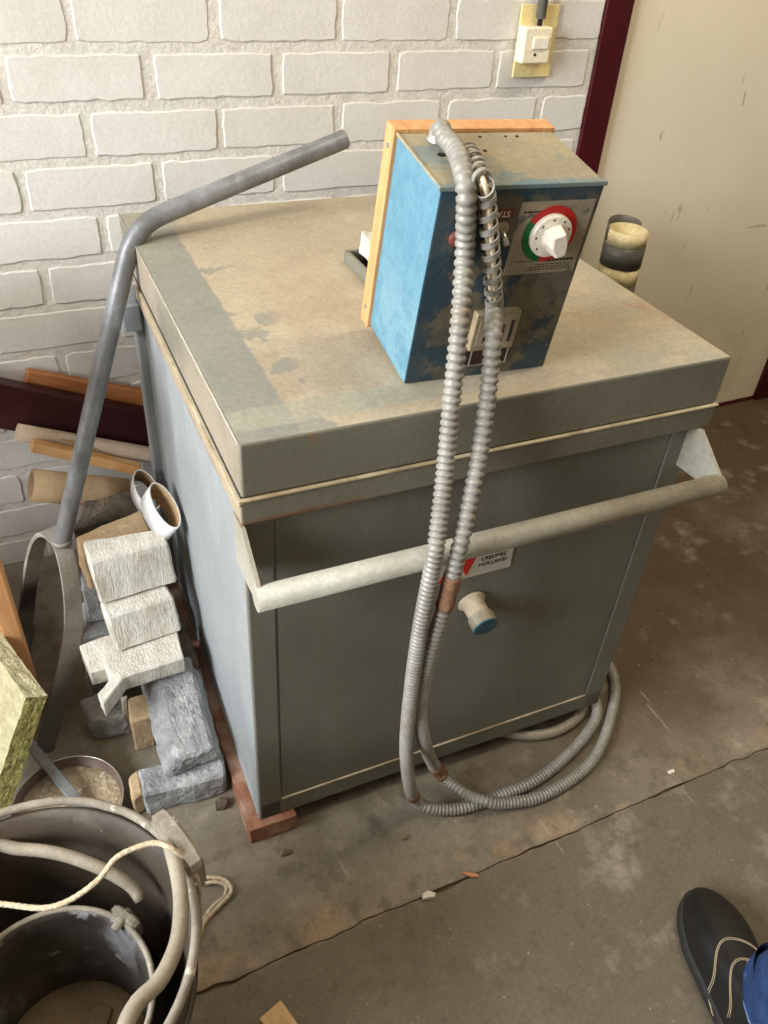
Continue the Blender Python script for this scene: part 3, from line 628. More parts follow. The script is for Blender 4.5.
Pi = [e2, e2 - d2 * .12]; tube(bm, iv(cart, Pi), .0128, 20, True)
done(bm, 'pipe', 'pipe', cart, True, recalc=False)
fp = [at(44, 752, z=.002), at(56, 706, y=-.475), at(68, 660, y=-.42), at(73, 625, y=-.38), at(71, 585, y=-.34), at(63, 548, y=-.305), at(50, 532, y=-.275), at(40, 538, y=-.245), at(33, 562, y=-.215), at(27, 605, y=-.185), at(21, 660, z=.002)]
fc = catmull(fp, 8)
bm = B(); ribbon(bm, iv(cart, fc), V((.95, .3, 0)), .03, .008); done(bm, 'bowed_bar', 'flatbar', cart)
bm = B(); lathe(bm, [(0, -.004), (.0165, -.004), (.0172, .001), (.0162, .004), (0, .004)], 20, c=J - V(cart.location)); done(bm, 'weld', 'flatbar', cart, True)
# ---------------------------------------------------------------- things leaning against the wall
def board(name, a_top, b_top, wdt, y0, th, m, label, cat):
    a, b = V(a_top), V(b_top); d = (b - a).normalized(); n = V((d.z, 0, -d.x)) if d.x > 0 else V((-d.z, 0, d.x))
    if n.z > 0: n = -n
    bm = B(); L_ = (b - a).length
    box(bm, (0, 0, 0), (L_, th, wdt), .0015)
    mt_ = Matrix(((d.x, 0, n.x, a.x), (0, 1, 0, y0), (d.z, 0, n.z, a.z), (0, 0, 0, 1)))
    o = done(bm, name, m); o.matrix_world = mt_
    return tag(o, label, cat)
def ext(a, b, zmin):
    d = (b - a); tt = (zmin - a.z) / d.z; return a + d * tt
a, b = at(28, 372, y=-.032), at(146, 393, y=-.032); board('orange_plank', a, ext(a, b, .09), .075, -.032, .02, 'orange_board', 'orange-brown plank, topmost of the pieces leaning on the wall behind the bent pipe', 'plank')
a, b = at(0, 384, y=-.066), at(149, 414, y=-.066); a2 = a + (a - b) * 2.2; o = board('maroon_plank', a2, ext(a, b, .11), .092, -.066, .03, 'maroon_board', 'dark maroon painted board leaning below the orange-brown plank', 'plank')
def rod(name, P, r, m, label, cat, inner=None, seg=20, hollow=True):
    t_ = empty(name, P[0], label=label, cat=cat)
    bm = B(); P = [V(p) for p in P]; tube(bm, [p - P[0] for p in P], r, seg, False)
    rev = [p - P[0] for p in P[::-1]]; rr = r * .78
    if hollow:
        tube(bm, [p - P[0] for p in P], rr, seg, False)
        for k in (0, -1):
            d = ((P[1] - P[0]) if k == 0 else (P[-1] - P[-2])).normalized()
        vs = list(bm.verts); n_ = len(P) * seg
        for base in (0, (len(P) - 1) * seg):
            for k in range(seg):
                bm.faces.new((vs[base + k], vs[base + (k + 1) % seg], vs[n_ + base + (k + 1) % seg], vs[n_ + base + k]))
    return t_, done(bm, 'roll', m, t_, True)
a, b = at(17, 432, y=-.087), at(151, 455, y=-.087)
d_ = (b - a)
t_, o = rod('paper_roll', [a, a.lerp(b, .25), a.lerp(b, .6), b, b + d_ * .3, V((.75, -.087, .14)), V((1.1, -.087, .0175))], .0165, 'paperroll', 'pinkish cream paper roll lying slantwise under the maroon board', 'paper roll')
sv = [V((0, 0, 0)) + d_ * .3 + V((0, -.0195, .012)), d_ * .45 + V((0, -.0195, .014)), d_ * .62 + V((0, -.0205, -.005)), d_ * .42 + V((0, -.0205, .0))]
bm = B(); q = [bm.verts.new(p) for p in sv] + [bm.verts.new(p + V((0, .002, 0))) for p in sv]; bm.faces.new(q[:4]); bm.faces.new(q[7:3:-1])
for k in range(4): bm.faces.new((q[k], q[4 + k], q[4 + (k + 1) % 4], q[(k + 1) % 4]))
done(bm, 'loose_flap', 'cardroll', t_)
a, b = at(33, 440, y=-.118), at(140, 464, y=-.118); board('pine_batten', a, a.lerp(b, 1), .019, -.132, .022, 'pine', 'light pine batten lying slantwise just below the pinkish paper roll', 'batten')
ca, cb = at(31, 485, y=-.165), at(126, 494, y=-.165)
t_, o = rod('brown_paper_roll', [ca, ca.lerp(cb, .3), ca.lerp(cb, .7), cb], .031, 'cardroll', 'brown paper roll with a dusty open end, lowest of the rolls by the wall', 'paper roll', hollow=True)
# ---------------------------------------------------------------- pile of plaster and stone blocks
G = 'plaster and stone blocks piled on the left of the kiln'
def blk(pts, drop, m, label, amp=.003, sc=22, seed=0, name='plaster_block', cuts=4, bev=.004):
    P = [at(u, v, z=z) for u, v, z in pts]
    bm = polyblock(P, drop, cuts, amp, sc, seed, bev)
    c = sum((v.co for v in bm.verts), V()) / len(bm.verts); c.z = min(v.co.z for v in bm.verts)
    return tag(done(bm, name, m, loc=c), label, 'block', G)
blk([(144, 796, .056), (226, 775, .056), (222, 752, .056), (137, 768, .056)], (0, 0, -.055), 'stonegrey', 'dark grey rough block on the floor, front of the pile beside the timber runner', .005, 26, 1, 'stone_block')
# the long trapezoid bar
FB = [at(164, 780, z=.062), at(222, 758, z=.062), at(213, 747, z=.098), at(176, 761, z=.098)]
BB = [at(137, 678, z=.084), at(201, 668, z=.084), at(190, 656, z=.124), at(154, 664, z=.124)]
bm = B(); v1 = [bm.verts.new(p) for p in FB]; v2 = [bm.verts.new(p) for p in BB]
bm.faces.new(v1); bm.faces.new(v2[::-1])
for k in range(4): bm.faces.new((v1[k], v2[k], v2[(k + 1) % 4], v1[(k + 1) % 4]))
bmesh.ops.recalc_face_normals(bm, faces=bm.faces); bmesh.ops.bevel(bm, geom=list(bm.edges), offset=.004, segments=1, affect='EDGES')
bmesh.ops.subdivide_edges(bm, edges=[e for e in bm.edges if e.calc_length() > .015], cuts=12, use_grid_fill=True); rough(bm, .0035, 30, 4); rough(bm, .0016, 110, 9)
tag(done(bm, 'stone_block', 'stonegrey', loc=FB[0]), 'long blue-grey block with sloping sides and a pitted top, lying on the front block', 'block', G)
blk([(79, 645, .165), (100, 637, .167), (172, 614, .17), (184, 658, .17), (124, 677, .168), (103, 705, .165), (97, 694, .165), (109, 679, .166), (106, 668, .166), (90, 673, .165)], (0, .002, -.036), 'stonewhite', 'white block with a notch in its left end, lying across the long grey block', .0014, 26, 2, bev=.002, cuts=3)
blk([(99, 600, .243), (163, 580, .243), (174, 597, .236), (107, 618, .236)], (.004, -.022, -.066), 'stonewhite', 'white block squeezed below the topmost white block, with a pale left edge', .0016, 24, 3)
blk([(82, 540, .335), (163, 527, .335), (168, 541, .325), (88, 563, .325)], (.004, -.02, -.082), 'stonewhite', 'topmost white block of the pile, with a chipped left corner', .0017, 26, 4)
blk([(74, 536, .31), (140, 509, .315), (153, 534, .31), (82, 556, .305)], (0, .01, -.09), 'stoneclay', 'beige block with a crumbling top edge behind the topmost white block', .004, 24, 5)
blk([(84, 500, .275), (132, 490, .275), (141, 509, .27), (73, 530, .265)], (0, 0, -.262), 'stonedark', 'dark coarse block lying under the brown paper roll', .005, 28, 6, 'stone_block')
blk([(80, 556, .214), (150, 538, .214), (155, 570, .212), (81, 590, .21)], (0, -.006, -.084), 'stonegrey', 'grey grainy block whose end shows left under the topmost white block', .004, 26, 7, 'stone_block')
blk([(82, 600, .128), (166, 580, .13), (174, 616, .125), (83, 638, .122)], (0, -.006, -.046), 'stonegrey', 'dark grey grainy block, second from the floor at the left edge of the pile', .004, 26, 8, 'stone_block')
blk([(83, 630, .077), (160, 612, .077), (168, 652, .075), (85, 676, .072)], (0, 0, -.072), 'stonegrey', 'bluish block on the floor in the left edge of the pile', .004, 26, 9, 'stone_block')
blk([(79, 700, .055), (119, 684, .058), (126, 716, .055), (92, 722, .05)], (0, -.004, -.05), 'stonegrey', 'rounded blue-grey stone on the floor beside the foot of the bowed bar', .006, 22, 10, 'stone_block')
blk([(127, 697, .085), (148, 691, .085), (152, 716, .08), (129, 722, .08)], (0, -.004, -.08), 'stoneclay', 'small pale block standing under the notched white block', .002, 26, 11)
blk([(120, 697, .09), (127, 695, .09), (126, 699, .088), (122, 701, .088)], (-.004, -.006, -.085), 'stonewhite', 'thin white splinter standing beside the small pale block', .0008, 30, 12, 'plaster_splinter', 2, .0008)
blk([(173, 624, .122), (187, 620, .122), (199, 664, .12), (185, 669, .12)], (0, 0, -.12), 'stonedark', 'narrow dark slab standing between the white blocks and the kiln', .002, 24, 13, 'stone_block')
blk([(127, 775, .05), (138, 768, .05), (144, 792, .05), (132, 800, .05)], (0, 0, -.049), 'stoneclay', 'small pale tan offcut against the left end of the dark front block', .002, 30, 14)
# white hollow tubes
def ovaltube(name, c, L_, Sx, A_, label, th=.0022):
    L_, Sx, A_ = V(L_), V(Sx), V(A_); n = 32; bm = B(); R_ = []
    for (k, s) in ((0, 1), (1, 1), (1, .94), (0, .94)):
        R_.append([bm.verts.new(V(A_) * k + (L_ * math.cos(q) * s + Sx * math.sin(q) * (s if s == 1 else .86))) for q in [2 * math.pi * j / n for j in range(n)]])
    for a_, b_ in zip(R_, R_[1:] + R_[:1]):
        for j in range(n): bm.faces.new((a_[j], a_[(j + 1) % n], b_[(j + 1) % n], b_[j]))
    for k_, f in enumerate(bm.faces): f.material_index = 1 if n * 2 <= k_ < n * 3 else 0
    o = done(bm, name, ('whitetube', 'cardroll'), None, True, recalc=True); o.location = c
    return tag(o, label, 'tube', 'white hollow tubes beside the kiln')
def tubepx(top, bot, e1, e2, s1, s2, label):
    c = at(*top[:2], z=top[2]); bt = at(*bot[:2], z=bot[2])
    L_ = (at(*e2[:2], z=e2[2]) - at(*e1[:2], z=e1[2])) / 2
    Sx = (at(*s2[:2], z=s2[2]) - at(*s1[:2], z=s1[2])) / 2
    return ovaltube('hollow_tube', bt, L_, Sx, c - bt, label)
tubepx((165, 505, .375), (156, 517, .335), (151, 483, .39), (178, 527, .36), (156, 513, .375), (173, 498, .375), 'white oval hollow tube standing nearest the kiln on the block pile')
tubepx((147, 489, .325), (144, 499, .285), (136, 470, .335), (158, 508, .315), (138, 496, .325), (156, 482, .325), 'white folded hollow tube behind the one nearest the kiln')
# ---------------------------------------------------------------- wooden stool at the left edge, raised to shade the low wall
st = empty('raised_stool', (-.16, -.3, 0), label='orange varnished wooden stool leg and low shelf behind the mineral wool, raised to table height for shade', cat='table')
lp = at(53, 706, z=0)
def post(x, y, w=.03):
    bm = B(); box(bm, (x - w / 2 + .16, y - w / 2 + .3, 0), (x + w / 2 + .16, y + w / 2 + .3, .72), .004); done(bm, 'leg', 'orange_wood', st)
pxx, pyy = lp.x - .028, lp.y + .012
post(pxx, pyy); post(pxx - .02, pyy + .2, .026); post(pxx - .6, pyy); post(pxx - .6, pyy + .2)
bm = B(); box(bm, (pxx - .6 + .16, pyy + .005 + .3, .062), (pxx - .014 + .16, pyy + .19 + .3, .092), .003); done(bm, 'shelf', 'orange_wood', st)
bm = B(); box(bm, (pxx - .6 + .16, pyy + .18 + .3, .092), (pxx - .03 + .16, pyy + .195 + .3, .33), .003); done(bm, 'back_panel', 'orange_wood', st)
bm = B(); box(bm, (pxx - .64 + .16, pyy - .03 + .3, .72), (pxx + .02 + .16, pyy + .24 + .3, .75), .006); done(bm, 'shade_top', 'orange_wood', st)  # unseen top, added to keep the low wall in shade
# ---------------------------------------------------------------- dish with powder and a bar in it
dcn = V((-.009, -.664, 0))
ds = empty('round_dish', dcn, label='shallow round dish of dry powder on the floor behind the black buckets', cat='dish')
bm = B(); lathe(bm, [(0, .001), (.076, .001), (.0795, .004), (.0842, .0355), (.0855, .0365), (.0864, .0355), (.0852, .034), (.0832, .033), (.078, .0065), (0, .004)], 48); done(bm, 'dish_wall', 'dish', ds, True)
bm = B(); tube(bm, [(math.cos(a) * .0857, math.sin(a) * .0857, .0362) for a in [2 * math.pi * k / 64 for k in range(65)]], .0012, 8, False); done(bm, 'rim', 'silver', ds, True)
bm = B(); rr = [(0, .021), (.02, .0205), (.045, .018), (.062, .0195), (.074, .018), (.0802, .0165)]; lathe(bm, rr[::-1], 40)
for v in bm.verts:
    if v.co.xy.length < .07: v.co.z += .004 * noise.noise(v.co * 60) + .002 * noise.noise(v.co * 160)
done(bm, 'powder', 'powder', ds, True)['kind'] = 'stuff'
ba, bb_ = at(27, 741, z=.055), at(86, 812, z=.034)
fb = empty('flat_bar', ba, label='dark grey flat metal bar lying across the dish of powder', cat='bar')
bm = B(); ribbon(bm, [V(), (bb_ - ba) * .5, bb_ - ba], V((.75, .66, 0)), .017, .008); bmesh.ops.bevel(bm, geom=[e for e in bm.edges], offset=.001, segments=1, affect='EDGES'); done(bm, 'shaft', 'pipe', fb)
# ---------------------------------------------------------------- mineral wool slab
T1, T2, B1_, B2_ = at(47, 696, z=.205), at(26, 698, z=.215), at(10, 810, z=.055), at(-12, 812, z=.065)
back = at(-6, 652, z=.215) - at(26, 698, z=.215); back = back * 1.9
crn = [T1, T2, T2 + back, T1 + back, B1_, B2_, B2_ + back, B1_ + back]
bm = B(); vs = [bm.verts.new(p) for p in crn]
fs = [bm.faces.new([vs[i_] for i_ in q]) for q in ((0, 1, 2, 3), (7, 6, 5, 4), (0, 4, 5, 1), (1, 5, 6, 2), (2, 6, 7, 3), (3, 7, 4, 0))]
for i_, f in enumerate(fs): f.material_index = 1 if i_ == 2 else 0
bmesh.ops.recalc_face_normals(bm, faces=bm.faces)
bmesh.ops.subdivide_edges(bm, edges=bm.edges[:], cuts=14, use_grid_fill=True); rough(bm, .0022, 70, 5)
tag(done(bm, 'mineral_wool_slab', ('wool', 'wooledge'), loc=B1_), 'yellow-green slab of mineral wool leaning at the left edge above the buckets', 'insulation')
# ---------------------------------------------------------------- buckets
bc = V((-.053, -1.042, 0)); RR, RH = .174, .35
bk = empty('rubber_bucket', bc, label='large black rubber bucket at the lower left, holding the smaller bucket', cat='bucket')
bm = B(); rb = .135; th = .006
wl = lambda z: rb + (RR - rb) * z / RH
pr = [(0, 0), (rb - .008, 0), (rb, .008)] + [(wl(z), z) for z in (.06, .12, .18, .24, .30, .335)] + [(wl(z) - th, z) for z in (.335, .28, .2, .12, .06)] + [(rb - th, .014), (rb - .02, .009), (0, .009)]
lathe(bm, pr, 64); bkb = done(bm, 'bucket_wall', 'rubber', bk, True)
bm = B(); tube(bm, [(math.cos(a) * RR, math.sin(a) * RR, RH - .006) for a in [2 * math.pi * k / 72 for k in range(73)]], .0052, 12, False); done(bm, 'rim', 'rubberrim', bk, True)
bm = B(); tube(bm, [(math.cos(a) * (wl(.24) + .002), math.sin(a) * (wl(.24) + .002), .24) for a in [2 * math.pi * k / 72 for k in range(73)]], .0045, 8, False); done(bm, 'moulded_ring', 'rubber', bk, True)
def lug(root, ang, R_, z0, w, h, th, m, name='lug', out=.0):
    # thick half-round ear standing on the rim
    bm = B(); n = 8; A_ = []
    pts = [(-w / 2, -h * .75)] + [(-w / 2 * math.cos(math.pi * k / n), h * .35 * math.sin(math.pi * k / n) ** .7) for k in range(n + 1)] + [(w / 2, -h * .75)]
    X = V((-math.sin(ang), math.cos(ang), 0)); N_ = V((math.cos(ang), math.sin(ang), 0)); c = N_ * (R_ + out) + V((0, 0, z0))
    f1 = [bm.verts.new(c + X * x + V((0, 0, z)) - N_ * th / 2) for x, z in pts]; f2 = [bm.verts.new(c + X * x + V((0, 0, z)) + N_ * th / 2) for x, z in pts]
    bm.faces.new(f1); bm.faces.new(f2[::-1])
    for k in range(len(pts)): bm.faces.new((f1[k], f2[k], f2[(k + 1) % len(pts)], f1[(k + 1) % len(pts)]))
    bmesh.ops.recalc_face_normals(bm, faces=bm.faces)
    bmesh.ops.bevel(bm, geom=[e for e in bm.edges if len(e.link_faces) == 2 and e.calc_face_angle() > 1.2], offset=min(.004, th * .22), segments=2, affect='EDGES', clamp_overlap=True)
    done(bm, name, m, root, False)
lpx = at(180, 842, z=RH) - bc; ang = math.atan2(lpx.y, lpx.x)
lug(bk, ang, RR, RH + .004, .088, .06, .022, 'rubberrim', out=.006); lug(bk, ang + math.pi, RR, RH + .004, .088, .06, .022, 'rubberrim', out=.006)
bp = [at(164, 826, z=RH + .012), at(172, 852, z=RH + .014), at(179, 882, z=RH + .016), at(181, 913, z=RH + .022), at(176, 946, z=RH + .03), at(160, 980, z=RH + .038), at(138, 1002, z=RH + .045), at(124, 1030, z=RH + .05), at(117, 1075, z=RH + .045)]
opp = bc + V((math.cos(ang + math.pi) * .172, math.sin(ang + math.pi) * .172, RH + .012))
bp += [(bp[-1] * .45 + opp * .55) + V((.0, -.05, .02)), opp]
bm = B(); tube(bm, iv(bk, resample(catmull(bp, 12), .008)), .0083, 14); done(bm, 'bail', 'bail', bk, True)
ic = V((-.048, -1.063, .0092)); ir, ih = .109, .238
ib = empty('small_bucket', ic, label='smaller black bucket with a smeared inside, standing in the large rubber bucket', cat='bucket')
bm = B(); q0 = .084; wi = lambda z: q0 + (ir - q0) * z / ih
lathe(bm, [(0, 0), (q0 - .005, 0), (q0, .005)] + [(wi(z), z) for z in (.06, .12, .18, ih - .006)] + [(ir + .003, ih - .004), (ir + .003, ih), (ir - .003, ih)] + [(wi(z) - .005, z) for z in (ih - .01, .18, .12, .06)] + [(q0 - .006, .01), (0, .008)], 64); done(bm, 'bucket_wall', 'innerrub', ib, True)
bm = B(); tube(bm, [(math.cos(a) * ir, math.sin(a) * ir, ih) for a in [2 * math.pi * k / 64 for k in range(65)]], .0035, 8, False); done(bm, 'rim', 'rubberrim', ib, True)
bm = B(); lathe(bm, [(0, .082), (.03, .080), (.06, .082), (wi(.09) - .0055, .088), (.0825, .012), (0, .012)][::-1], 40)
for v in bm.verts:
    if v.co.z > .02 and v.co.xy.length < .085: v.co.z += .004 * noise.noise(v.co * 30)
done(bm, 'dried_clay', 'sediment', ib, True)
for k, (dx, dy) in enumerate(((.03, .035), (.012, .02))):
    bm = polyblock([(dx + x, dy + y, .0885) for x, y in ((-.016, -.01), (.012, -.016), (.022, .004), (.006, .014), (-.014, .009))], (0, 0, -.006), 2, .0015, 60, k, .001); done(bm, 'clay_flake', 'sediment', ib)
ep = at(141, 899, z=ih + .009) - ic; ea = math.atan2(ep.y, ep.x)
lug(ib, ea, ir, ih - .002, .042, .03, .012, 'rubberrim', 'ear', .006); lug(ib, ea + math.pi, ir, ih - .002, .042, .03, .012, 'rubberrim', 'ear', .006)
bm = B(); n_ = V((math.cos(ea), math.sin(ea), 0)); tube(bm, [n_ * (ir - .012) + V((0, 0, ih + .003)), n_ * (ir + .014) + V((0, 0, ih + .003))], .0055, 12); done(bm, 'pivot', 'rubberrim', ib, True)
hpz = [at(141, 899, z=.262), at(130, 885, z=.275), at(100, 868, z=.295), at(60, 854, z=.305), at(20, 849, z=.305), at(-25, 850, z=.30)]
ope = ic + V((math.cos(ea + math.pi) * (ir + .01), math.sin(ea + math.pi) * (ir + .01), ih + .006))
hpz += [hpz[-1].lerp(ope, .5) + V((-.01, .025, .01)), ope]
bm = B(); tube(bm, iv(ib, resample(catmull(hpz, 12), .008)), .0076, 14); done(bm, 'bail', 'bail', ib, True)
# cord
cp_ = [at(-20, 901, z=.325), at(10, 905, z=.325), at(45, 908, z=.33), at(72, 899, z=.34), at(98, 880, z=.355), at(116, 858, z=.37), at(138, 847, z=.375), at(156, 843, z=RH + .028), at(172, 849, z=RH + .03), at(186, 860, z=.362), at(197, 880, z=.335), at(199, 905, z=.25), at(200, 932, z=.12), at(199, 945, z=.03), at(203, 925, z=.005), at(217, 908, z=.005), at(229, 896, z=.005), at(231, 887, z=.006), at(222, 879, z=.006), at(203, 878, z=.005), at(180, 884, z=.004)]
cr = empty('cord', cp_[8], label='cream cord draped over the rim of the large rubber bucket onto the floor', cat='cord')
bm = B(); tube(bm, iv(cr, resample(catmull(cp_, 14), .004)), lambda i_: .0031 + .0004 * (i_ % 2), 8); done(bm, 'strand', 'cord', cr, True)
c2_ = [at(203, 884, z=.004), at(215, 882, z=.008), at(226, 886, z=.004), at(224, 897, z=.0035), at(213, 906, z=.004), at(203, 921, z=.0035), at(198, 935, z=.0035)]
bm = B(); tube(bm, iv(cr, resample(catmull(c2_, 14), .004)), lambda i_: .003 + .0004 * (i_ % 2), 8); done(bm, 'loop_end', 'cord', cr, True)
# ---------------------------------------------------------------- taped pipe behind the kiln
tc_ = at(629, 227, y=-.12); th_ = tc_.z
tp = empty('taped_pipe', (tc_.x, -.12, 0), label='upright cream pipe wrapped in grey tape, standing by the door behind the kiln', cat='pipe')
tr = .047
def band(a, b, r, m, name, jag=0):
    bm = B(); n = 40
    R_ = []
    for (z, rr) in ((a, r), (b, r), (b, r - .006), (a, r - .006)):
        R_.append([bm.verts.new((math.cos(q) * rr, math.sin(q) * rr, z + (jag * (noise.noise(V((math.cos(q) * 2, math.sin(q) * 2, a * 9))) + (1.2 if abs(((q + math.pi) % (2 * math.pi)) - math.pi + .75) < .25 else 0)) if z == b else 0))) for q in [2 * math.pi * j / n for j in range(n)]])
    for a_, b_ in zip(R_, R_[1:] + R_[:1]):
        for j in range(n): bm.faces.new((a_[j], a_[(j + 1) % n], b_[(j + 1) % n], b_[j]))
    return done(bm, name, m, tp, True)
band(0, th_ - .004, tr - .0035, 'tape_cream', 'foam_pipe')
band(0, th_ - .125, tr, 'tape_dark', 'tape_wrap'); band(th_ - .083, th_ - .035, tr, 'tape_dark', 'tape_wrap'); band(th_ - .124, th_ - .084, tr - .0008, 'tape_cream', 'bare_band', .012)
band(th_ - .034, th_ - .006, tr - .0012, 'tape_cream', 'bare_band')
bm = B(); n = 24; R_ = []
for (z0_, z1_, rr) in ((1, 0, tr + .001), (0, 1, tr - .002)):
    pass
for k in range(n + 1):
    q = math.radians(15 + 150 * k / n); hh = .012 * math.sin(math.pi * k / n) ** .5
    R_.append([bm.verts.new((math.cos(q) * rr, math.sin(q) * rr, z)) for rr, z in ((tr, th_ - .03), (tr, th_ + hh), (tr - .0022, th_ + hh), (tr - .0022, th_ - .03))])
for a_, b_ in zip(R_, R_[1:]):
    for j in range(4): bm.faces.new((a_[j], a_[(j + 1) % 4], b_[(j + 1) % 4], b_[j]))
bm.faces.new(R_[0]); bm.faces.new(R_[-1][::-1]); done(bm, 'tape_flap', 'tape_dark', tp, True)
# ---------------------------------------------------------------- small scraps on the floor
def chip(u, v, pts, m, name, label, h=.006):
    o = at(u, v, z=0); bm = polyblock([o + V((x, y, h)) for x, y in pts], (0, 0, -h + .0003), 2, .0008, 90, u, .001)
    return tag(done(bm, name, m, loc=o), label, 'scrap')
chip(428, 897, ((-.011, -.002), (.008, -.007), (.012, -.001), (.002, .006), (-.009, .005)), 'chipwhite', 'plaster_chip', 'small white plaster chip on the floor by the crack', .008)
chip(471, 876, ((-.012, .008), (-.009, .010), (.011, -.004), (.009, -.008), (-.001, -.003)), 'chiporange', 'brick_chip', 'small orange chip on the floor by the crack', .006)
chip(404, 838, ((-.005, -.003), (.004, -.005), (.006, .003), (-.003, .005)), 'sediment', 'clay_crumb', 'tan crumb on the floor below the conduit bend', .005)
chip(671, 772, ((-.008, -.003), (.006, -.004), (.008, .002), (-.006, .004)), 'chipwhite', 'paint_flake', 'pale flake on the floor at the right of the crack', .003)
chip(222, 806, ((-.012, -.006), (.004, -.010), (.014, .002), (.002, .010), (-.010, .006)), 'stonedark', 'dark_scrap', 'dark scrap on the floor between the front block and the timber runner', .012)
chip(286, 853, ((-.010, -.004), (.006, -.006), (.010, .0), (.0, .006)), 'stonedark', 'lint_scrap', 'dark wisp of lint on the floor before the timber runner', .004)
wp = at(268, 1013, z=.022)
bm = B(); box(bm, (-.018, -.32, 0), (.018, 0, .022), .002); o = done(bm, 'wood_offcut', 'palewood'); o.location = (wp.x + .004, wp.y + .004, 0); o.rotation_euler = (0, 0, math.radians(17))
tag(o, 'pale wooden stick on the floor at the bottom edge, right of the buckets', 'stick')
# ---------------------------------------------------------------- the foot of the person at the right
hd = V((at(725, 1020, z=0) - at(683, 935, z=0)).xy.normalized().to_3d()); toe = at(694, 891, z=.012)
ax = -hd                                                # heel -> toe
ax = (Matrix.Rotation(math.radians(-9), 3, 'Z') @ ax).normalized(); sd = V((ax.y, -ax.x, 0))   # right-hand side of the shoe
heel = V((toe.x, toe.y, 0)) - ax * .295
heel += sd * .004
pe = empty('person', heel, label='person standing at the lower right in a black leather shoe and blue jeans', cat='person')
def shoe_outline(s):       # s: 0 heel..1 toe -> (left, right) half widths
    if s < .12: k = math.sqrt(max(0, 1 - ((.12 - s) / .12) ** 2)); return .034 * k, .034 * k
    if s > .72:
        k = math.sqrt(max(0, 1 - ((s - .72) / .28) ** 2)); return .047 * k, .050 * k
    u_ = (s - .12) / .6; w0 = .034 + (.049 - .034) * (3 * u_ * u_ - 2 * u_ ** 3) - .003 * math.sin(u_ * math.pi); return w0, w0 + .001
def loc3(s, x, z): return ax * (s * .295) + sd * x + V((0, 0, z))
ns = 36; S_ = [.5 - .5 * math.cos(math.pi * k / ns) for k in range(ns + 1)]
bm = B(); lo_, hi_ = [], []
for s in S_: l, r = shoe_outline(s); lo_.append((s, l + .004, r + .004))
ringp = [(s, -l) for s, l, r in lo_] + [(s, r) for s, l, r in lo_[::-1][1:-1]]
R_ = [[bm.verts.new(loc3(.5 + (s - .5) * k, x * kx, z)) for s, x in ringp] for z, k, kx in ((0, .985, .96), (.004, 1, 1), (.018, 1.002, 1), (.022, .985, .95))]
for a_, b_ in zip(R_, R_[1:]):
    for j in range(len(ringp)): bm.faces.new((a_[j], a_[(j + 1) % len(ringp)], b_[(j + 1) % len(ringp)], b_[j]))
bm.faces.new(R_[0][::-1]); bm.faces.new(R_[-1]); shoe = done(bm, 'shoe_sole', 'sole', pe, True)
def top_h(s):
    if s > .62: q = (1 - s) / .38; return .022 + .052 * (math.sin(q * math.pi / 2) ** .55) * (.75 + .25 * q)
    q = (s) / .62; return .074 + .045 * (1 - q) ** 1.0
bm = B(); R_ = []; na = 16
for s in S_[1:-1]:
    l, r = shoe_outline(s); h_ = top_h(s); ring = []
    for k in range(na + 1):
        a = math.pi * k / na; cx_ = -math.cos(a); sz_ = math.sin(a)
        x = (l if cx_ < 0 else r) * (abs(cx_) ** .75) * (1 if cx_ > 0 else -1); z = .017 + (h_ - .017) * sz_ ** .75
        ring.append(bm.verts.new(loc3(s, x * (1 - .18 * sz_ * 0), z)))
    R_.append(ring)
for a_, b_ in zip(R_, R_[1:]):
    for j in range(na): bm.faces.new((a_[j], a_[j + 1], b_[j + 1], b_[j]))
bm.faces.new(R_[0]); bm.faces.new(R_[-1][::-1])
up = done(bm, 'shoe_upper', 'leather', pe, True)
def surf(s, x):
    l, r = shoe_outline(s); w_ = l if x < 0 else r; cx_ = min(1, abs(x / w_)) ** (1 / .75); sz_ = math.sqrt(max(0, 1 - cx_ * cx_)); return loc3(s, x, .0178 + (top_h(s) - .017) * sz_ ** .75)
for pts in ([(.40, -.046), (.5, -.042), (.6, -.033), (.655, -.02), (.665, -.004), (.645, .015), (.6, .032), (.5, .044)], [(.36, -.036), (.46, -.031), (.53, -.022), (.56, -.008), (.55, .008), (.5, .024)]):
    q = catmull([V((a, b, 0)) for a, b in pts], 8)
    for o_ in (0, .008):
        bm = B(); tube(bm, [surf(p.x - o_, p.y * (1 - o_ * 2)) for p in q], .0006, 6); done(bm, 'stitching', 'thread', up, True)
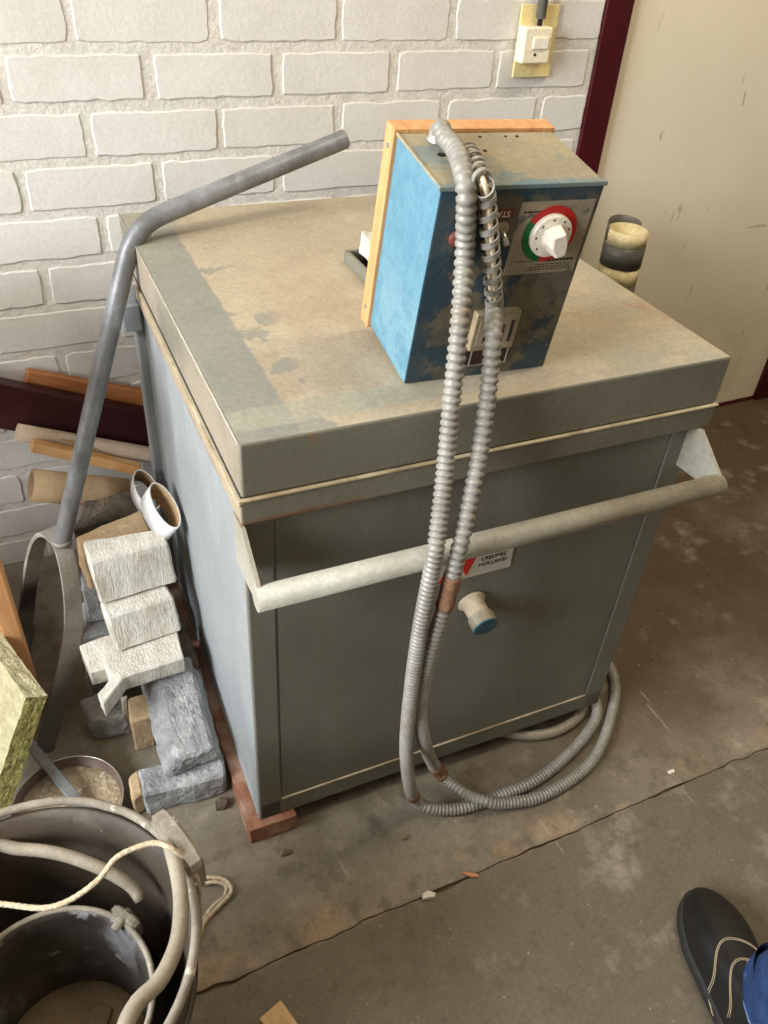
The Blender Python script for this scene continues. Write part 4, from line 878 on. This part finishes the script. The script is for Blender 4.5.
# trouser leg
def legring(bm, c, rx, ry, n=32, seed=0, amp=.004):
    if c.z < .1: amp = 0
    return [bm.verts.new(c + sd * (rx * math.cos(q) + amp * noise.noise(V((math.cos(q) * 2, math.sin(q) * 2, c.z * 14)))) + ax * ry * math.sin(q)) for q in [2 * math.pi * j / n for j in range(n)]]
bm = B(); hemc = ax * (.295 * .27) + sd * .022; rows = [(.062, .060, .080, .012), (.085, .061, .078, .008), (.14, .062, .075, 0), (.24, .064, .074, -.01), (.34, .068, .078, -.015), (.44, .072, .082, -.005), (.50, .074, .084, .008), (.60, .082, .09, .015), (.72, .09, .096, .02)]
R_ = []
for z, rx, ry, fw in rows: R_.append(legring(bm, hemc + ax * fw + V((0, 0, z)), rx * .8, ry))
inn = [bm.verts.new(v.co * 1 + ((hemc + ax * .012 + V((0, 0, .062))) - v.co) * .05) for v in R_[0]]; inn2 = [bm.verts.new(v.co + V((0, 0, .06))) for v in inn]
allr = [inn2, inn] + R_
for a_, b_ in zip(allr, allr[1:]):
    for j in range(32): bm.faces.new((a_[j], a_[(j + 1) % 32], b_[(j + 1) % 32], b_[j]))
bm.faces.new(R_[-1]); leg = done(bm, 'trouser_leg', 'denim', pe, True)
bm = B(); a_ = legring(bm, hemc + ax * .012 + V((0, 0, .0605)), .0615 * .8, .0812); b_ = legring(bm, hemc + ax * .0085 + V((0, 0, .080)), .0620 * .8, .0795)
a2_ = [bm.verts.new(v.co + (hemc - v.co).xy.to_3d() * .08) for v in a_]; b2_ = [bm.verts.new(v.co + (hemc - v.co).xy.to_3d() * .08) for v in b_]
for p, q in ((a_, b_), (b_, b2_), (b2_, a2_), (a2_, a_)):
    for j in range(32): bm.faces.new((p[j], p[(j + 1) % 32], q[(j + 1) % 32], q[j]))
done(bm, 'hem', 'hem', leg, True)
# ---------------------------------------------------------------- light
def area(name, loc, rot, sx, sy, power, col):
    l = bpy.data.lights.new(name, 'AREA'); l.shape = 'RECTANGLE'; l.size = sx; l.size_y = sy; l.energy = power; l.color = col
    o = bpy.data.objects.new(name, l); COL.objects.link(o); o.location = loc; o.rotation_euler = rot; return o
area('window_daylight', (WX0 - .16, (WA + WB) / 2, (WZ0 + WZ1) / 2), (0, -math.pi / 2, 0), WZ1 - WZ0, WB - WA, 105, (.93, .97, 1))
area('ceiling_lamp', (1.5, -.95, H - .03), (0, 0, 0), 1.2, .3, 15, (1, .86, .64))
wd = bpy.data.worlds.new('World'); S.world = wd; wd.use_nodes = True
bg = wd.node_tree.nodes['Background']; bg.inputs[0].default_value = (.75, .87, 1, 1); bg.inputs[1].default_value = 1.0
S.view_settings.view_transform = 'Standard'; S.view_settings.look = 'None'; S.view_settings.gamma = 1; S.view_settings.use_curve_mapping = False
S.view_settings.exposure = 0.82
try: S.cycles.use_denoising = True
except Exception: pass
S.cycles.max_bounces = 8; S.cycles.diffuse_bounces = 5
